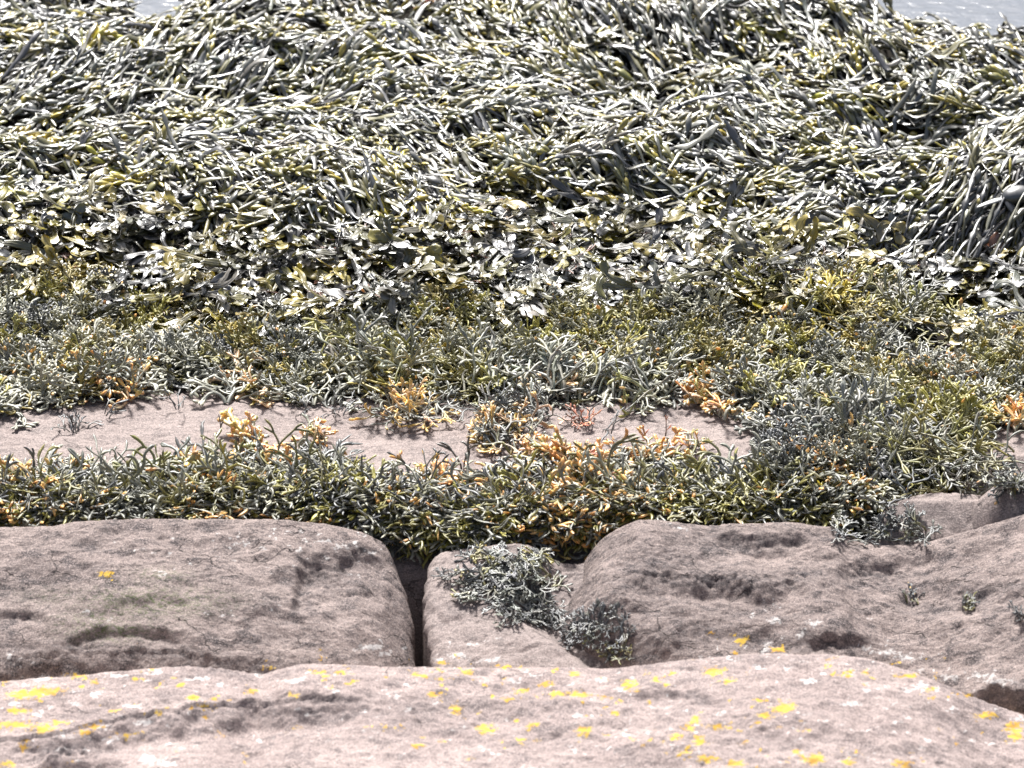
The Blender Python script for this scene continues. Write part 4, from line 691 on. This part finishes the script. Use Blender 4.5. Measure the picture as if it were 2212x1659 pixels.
orange('rusty orange cluster at the right edge of the scene above the crevice', 2200, 925, 26, 143, 22, 22, seg=.013, tn=('orange', 'rust', 'gold'), tp=(2, 1, 1))
orange('small golden cluster on the weed corner right of the ledge', 1572, 905, 16, 144, 20, 16, seg=.012, tn=('gold', 'orange', 'peach'), tp=(1, 1, 2))
orange('pale gold and pink tips on the crest of the central carpet', 1265, 815, 30, 145, 90, 22, seg=.010, w=.0021, tn=('peach', 'gold', 'pale'), tp=(2, 1, 2))
orange('yellow curled wad low in the right hand weed bank', 1705, 1045, 14, 146, 22, 10, seg=.011, tn=('gold', 'peach'), tp=(2, 1))
orange('row of brown-orange buds in the middle of the right hand weed bank', 1790, 1052, 20, 147, 40, 8, seg=.010, tn=('rust', 'peach'), tp=(1, 2))
orange('arched tan strand cluster in the middle of the right weed bank', 1850, 985, 10, 148, 24, 14, seg=.02, w=.0018, tn=('gold', 'peach'), tp=(1, 1))
NB = NOBOUL
orange('fat yellow C-shaped blob on the hanging fringe at left', 395, 1050, 12, 150, 18, 22, seg=.010, w=.0045, G=NB, tn=('gold', 'orange'), tp=(2, 1))
orange('cream-gold cluster at the peak of the left fringe', 530, 955, 22, 151, 20, 12, seg=.011, w=.0035, G=NB, tn=('gold', 'peach'), tp=(2, 2))
orange('orange knob on the left fringe right of the cream-gold cluster', 610, 1020, 12, 152, 16, 10, seg=.010, w=.004, G=NB, tn=('orange', 'gold'), tp=(3, 1))
orange('bright orange cluster high on the left fringe', 680, 965, 16, 153, 28, 14, seg=.011, w=.0028, G=NB, tn=('orange', 'peach'), tp=(2, 2))
orange('small yellow wad in the middle of the left fringe', 545, 1000, 8, 154, 14, 6, seg=.008, w=.004, G=NB, tn=('gold',), tp=(1,))
orange('tan bud cluster at the far left end of the fringe', 30, 1080, 34, 155, 60, 30, seg=.012, w=.0026, G=NB, tn=('gold', 'peach', 'orange'), tp=(2, 2, 1))
orange('tan and pink buds low on the fringe at left centre', 150, 1110, 20, 156, 50, 20, seg=.011, w=.0024, G=NB, tn=('peach', 'rust'), tp=(2, 1))
orange('large golden patch at the left shoulder of the right fringe', 1195, 1010, 34, 157, 50, 22, seg=.013, w=.003, G=NB, tn=('gold', 'orange', 'peach'), tp=(2, 2, 2))
orange('rust red and peach patch on the middle of the right fringe', 1270, 1030, 34, 158, 40, 26, seg=.012, w=.0026, G=NB, tn=('peach', 'orange', 'rust'), tp=(3, 2, 1))
orange('line of orange buds along the upper rim of the right fringe', 1370, 1000, 40, 159, 120, 12, seg=.010, w=.0024, G=NB, tn=('peach', 'orange', 'rust'), tp=(3, 2, 1))
orange('rust red sprig at the upper rim of the right fringe near the weed bank', 1500, 985, 14, 160, 16, 8, seg=.010, w=.0018, G=NB, tn=('rust', 'orange'), tp=(2, 1))
orange('golden brown patch low on the right fringe above the smooth rock', 1150, 1120, 40, 161, 90, 20, seg=.014, w=.0026, G=NB, tn=('gold', 'peach', 'lime'), tp=(2, 2, 1))
orange('orange buds beside the dark crack on the fringe', 935, 1085, 20, 162, 26, 30, seg=.012, w=.0024, G=NB, tn=('orange', 'rust', 'gold'), tp=(2, 1, 1))
orange('peach tipped fronds in the middle of the right fringe', 1290, 1085, 30, 163, 70, 22, seg=.013, w=.0024, G=NB, tn=('peach', 'gold', 'lime'), tp=(2, 1, 1))
# bushy mops
def mop(label, qx, qy, nf, seed, rx, ry, ang, tn=('grey', 'lime', 'yellow'), tp=(3, 2, 1), seg=.02, w=.0025, **k):
    if k.get('G') is not None: k.setdefault('lift', (.1, .15))
    plant('wrack_clump', label, 'seaweed', qx, qy, nf, seed, rx, ry, ang, k.get('nm', ('grey', 'olive', 'slate')), k.get('pr', (3, 2, 1)), tn, tp, seg=seg, w=w, group=G5, off=.014, lift=k.get('lift', (.5, .3)), grav=k.get('grav', .35), G=k.get('G'))
mop('bushy clump with thick green fingers combed to the left, over a dark gap', 860, 820, 60, 170, 70, 26, (190, 35), ('lime', 'pale', 'grey'), (2, 2, 2), seg=.024, w=.003)
mop('pale antler-like fronds rooted on the ledge edge in the centre', 1100, 868, 40, 171, 130, 8, (85, 40), ('pale', 'grey'), (2, 2), seg=.024, w=.0028, nm=('pale', 'grey'), pr=(2, 2))
mop('pale antler-like fronds right of the central ones, rooted on the ledge edge', 1340, 868, 34, 172, 90, 8, (95, 40), ('pale', 'grey', 'lime'), (2, 2, 1), seg=.022, w=.0026, nm=('pale', 'grey'), pr=(2, 2))
mop('yellow-olive dome of fine fronds below the broad blades at right', 1790, 690, 70, 173, 70, 26, (90, 75), ('yellow', 'lime', 'olive'), (3, 2, 1), seg=.017, w=.0022, nm=('olive', 'grey'), pr=(2, 1))
mop('silvery dome of fine fronds right of the yellow-olive one', 1960, 700, 60, 174, 60, 26, (90, 75), ('grey', 'pale', 'lime'), (3, 2, 1), seg=.017, w=.0022)
mop('tall grey antler fronds standing in the middle of the right weed bank', 1830, 985, 26, 175, 60, 14, (90, 30), ('grey', 'pale', 'slate'), (3, 1, 1), seg=.026, w=.003, lift=(1.1, .3), grav=.15, nm=('grey', 'slate'), pr=(2, 1))
mop('long combed fronds trailing down-left into the dark crevice', 2110, 1000, 60, 176, 80, 20, (205, 14), ('grey', 'olive', 'brown'), (3, 2, 1), seg=.03, w=.002, nm=('grey', 'olive', 'brown'), pr=(2, 2, 1), lift=(.1, .12))
mop('combed olive fronds sweeping right above the crevice', 1930, 985, 60, 177, 70, 20, (-25, 16), ('grey', 'olive', 'lime'), (3, 2, 1), seg=.028, w=.0022, lift=(.1, .15))
mop('blue-grey mound of fine fronds at the right end of the fringe', 1870, 1070, 90, 178, 90, 34, (250, 80), ('slate', 'grey'), (3, 2), seg=.015, w=.002, nm=('slate', 'grey'), pr=(3, 1))
mop('bright olive fronds hanging low over the rugged boulder', 1700, 1105, 60, 179, 130, 14, (260, 35), ('lime', 'olive', 'yellow', 'grey'), (2, 3, 1, 2), seg=.02, w=.0024, G=NB)
mop('long grey-green fronds combed left on the fringe near the dark crack', 720, 1060, 60, 180, 70, 30, (200, 35), ('grey', 'olive', 'slate'), (3, 2, 2), seg=.026, w=.0027, G=NB)
mop('olive-yellow fronds hanging over the left boulder in the middle of the fringe', 420, 1080, 60, 181, 100, 26, (225, 35), ('olive', 'lime', 'grey'), (3, 1, 2), seg=.024, w=.0026, G=NB)
plant(T, 'thin dark fronds dangling into the dark opening above the crack', 'seaweed', 885, 1165, 16, 210, 30, 10, (265, 20), ('slate', 'brown', 'dark'), (2, 2, 1), ('slate', 'grey'), (2, 1), seg=.016, w=.0012, lev=3, lift=(.1, .1), grav=.5, group=G2, off=.006)
plant('red_weed_tuft', 'small dull red feathery tuft caught in the knotted wrack near the top edge', 'seaweed', 928, 24, 40, 211, 16, 7, (90, 90), ('rust', 'brown'), (3, 1), ('rust', 'peach'), (3, 1), seg=.008, w=.0009, lev=4, lift=(.3, .3), off=.03)
plant('weed_strand', 'single thin pinkish strand standing up at the water edge, top right', 'seaweed', 2098, 78, 1, 212, 1, 1, (92, 2), ('peach',), (1,), ('peach',), (1,), seg=.075, w=.0011, lev=1, lift=(9., .1), grav=0.0, off=.03, curl=.05)
def big_bladder(label, qx, qy, r, L, ang, seed):
    rs = np.random.RandomState(seed); X0, Y0, Z0 = [float(v[0]) for v in hit(qx, qy)]; org = np.array([X0, Y0, Z0 + .040])
    root = bpy.data.objects.new('bladder_frond', None); COL.objects.link(root); root.location = org; root.empty_display_size = .02; tag(root, label, 'seaweed', 'extra large air bladders')
    d = qdir(np.radians(np.array([float(ang)])), 0.0); up = np.array([[0, -.25, 1.]]); s = np.linspace(0, 1, 14)
    for nm, a0, a1, prof, th in (('strap', -1.6 * L, -.45 * L, np.full(14, .22) * np.interp(s, [0, .1, 1], [.1, 1, 1]), .35), ('bladder', -.5 * L, .5 * L, np.sqrt(np.maximum(1 - (2 * s - 1) ** 2, .02)), .85), ('frond_tip', .45 * L, 1.3 * L, np.interp(s, [0, .3, .9, 1], [.25, .34, .2, .02]), .3)):
        b = Bag(); t = a0 + (a1 - a0) * s; P = d[:, None] * t[None, :, None] + np.array([0, 0, -1.])[None, None] * (np.abs(t) ** 2 * 1.6)[None, :, None]
        b.tubes(P, r * prof[None], r * prof[None] * th, up, np.repeat((SHADES['slate'] if seed == 1 else SHADES['lime'])[None, None], 14, 1), M=14)
        b.build(nm, M_SHINY, root)
big_bladder('very large dark egg-shaped bladder over the shadowed hollow at the right edge', 2196, 470, .019, .058, 190, 1)
big_bladder('large pale green bladder lying near the top edge, left of the red tuft', 690, 28, .011, .036, 5, 2)
big_bladder('large olive bladder near the top edge beside the red tuft, tilted down', 800, 28, .012, .036, -30, 3)
# large broad plants
def bigbroad(label, qx, qy, nf, seed, ang, rx=40, ry=14, seg=.034, w=.0085, names=('grey', 'slate', 'olive'), pr=(3, 3, 2), tn=('yellow', 'olive', 'grey'), tp=(3, 3, 2), lev=3):
    plant('broad_wrack_plant', label, 'seaweed', qx, qy, nf, seed, rx, ry, ang, names, pr, tn, tp, seg=seg * .8, w=w * .66, lev=lev, lift=(.02, .08), grav=.9, group=G4, kind='blade', off=.010)
bigbroad('silver and olive fan of blades drooping over the dark hollow at left', 375, 575, 12, 190, (250, 40), 50, 14, .040, .010)
bigbroad('yellow-tipped spread of broad blades left of centre beneath the pale wrack', 620, 600, 16, 191, (220, 60), 90, 22)
bigbroad('olive blade cluster bunched under the left silver fan', 510, 660, 14, 192, (240, 60), 60, 18, .026, .008, tn=('yellow', 'olive'), tp=(2, 2))
bigbroad('dark glossy blades with amber tips in the centre of the band', 1100, 490, 16, 193, (170, 60), 70, 22, names=('grey', 'olive'), pr=(3, 1), tn=('yellow', 'olive', 'slate'), tp=(2, 2, 2))
bigbroad('long dark ribbed blades sweeping left in the centre of the band', 1450, 520, 14, 194, (185, 25), 80, 20, .05, .010, names=('grey', 'pale'), pr=(3, 2), tn=('yellow', 'grey'), tp=(2, 2))
bigbroad('bright silver and yellow blades fanning out at centre right', 1480, 610, 14, 195, (215, 40), 70, 16, .036, .009, tn=('yellow', 'pale'), tp=(2, 2))
bigbroad('cluster of pale rounded blades right of centre above the yellow-olive dome', 1850, 570, 24, 196, (100, 90), 110, 16, .028, .009, names=('pale', 'grey'), pr=(2, 2), tn=('pale', 'yellow', 'grey'), tp=(3, 1, 2))
bigbroad('broad green blade cluster poking out of the fine weed at the right edge', 2140, 745, 14, 197, (60, 70), 50, 16, .036, .009, tn=('yellow', 'lime', 'gold'), tp=(3, 2, 1))
bigbroad('single spoon-shaped yellow blades standing in the fine weed at right', 1580, 670, 4, 198, (100, 30), 50, 12, .03, .009, lev=2, tn=('yellow', 'lime'), tp=(2, 1))
bigbroad('grey twisted blades lying in the fine weed left of centre', 600, 730, 10, 199, (250, 70), 50, 16, .03, .008, names=('slate', 'grey'), pr=(1, 2), tn=('grey', 'yellow'), tp=(2, 1))
bigbroad('small shiny blade tuft with golden lobes in the centre above the fine weed', 1060, 640, 10, 200, (90, 80), 40, 12, .026, .008, tn=('yellow', 'pale'), tp=(2, 2))
bigbroad('rust brown and olive blades at the left edge of the band', 120, 590, 18, 201, (160, 90), 90, 24, .028, .007, names=('brown', 'slate', 'rust'), pr=(2, 2, .7), tn=('yellow', 'olive', 'rust'), tp=(2, 2, 1))
bigbroad('grey and brown blades in the middle just above the fine weed', 1250, 600, 14, 202, (190, 60), 70, 18, .03, .008, tn=('yellow', 'pale'), tp=(2, 2))
bigbroad('mottled blades at the right edge above the fine weed', 2180, 620, 16, 203, (120, 80), 60, 20, .028, .0085, names=('pale', 'grey'), pr=(2, 2), tn=('yellow', 'pale', 'rust'), tp=(2, 2, .5))
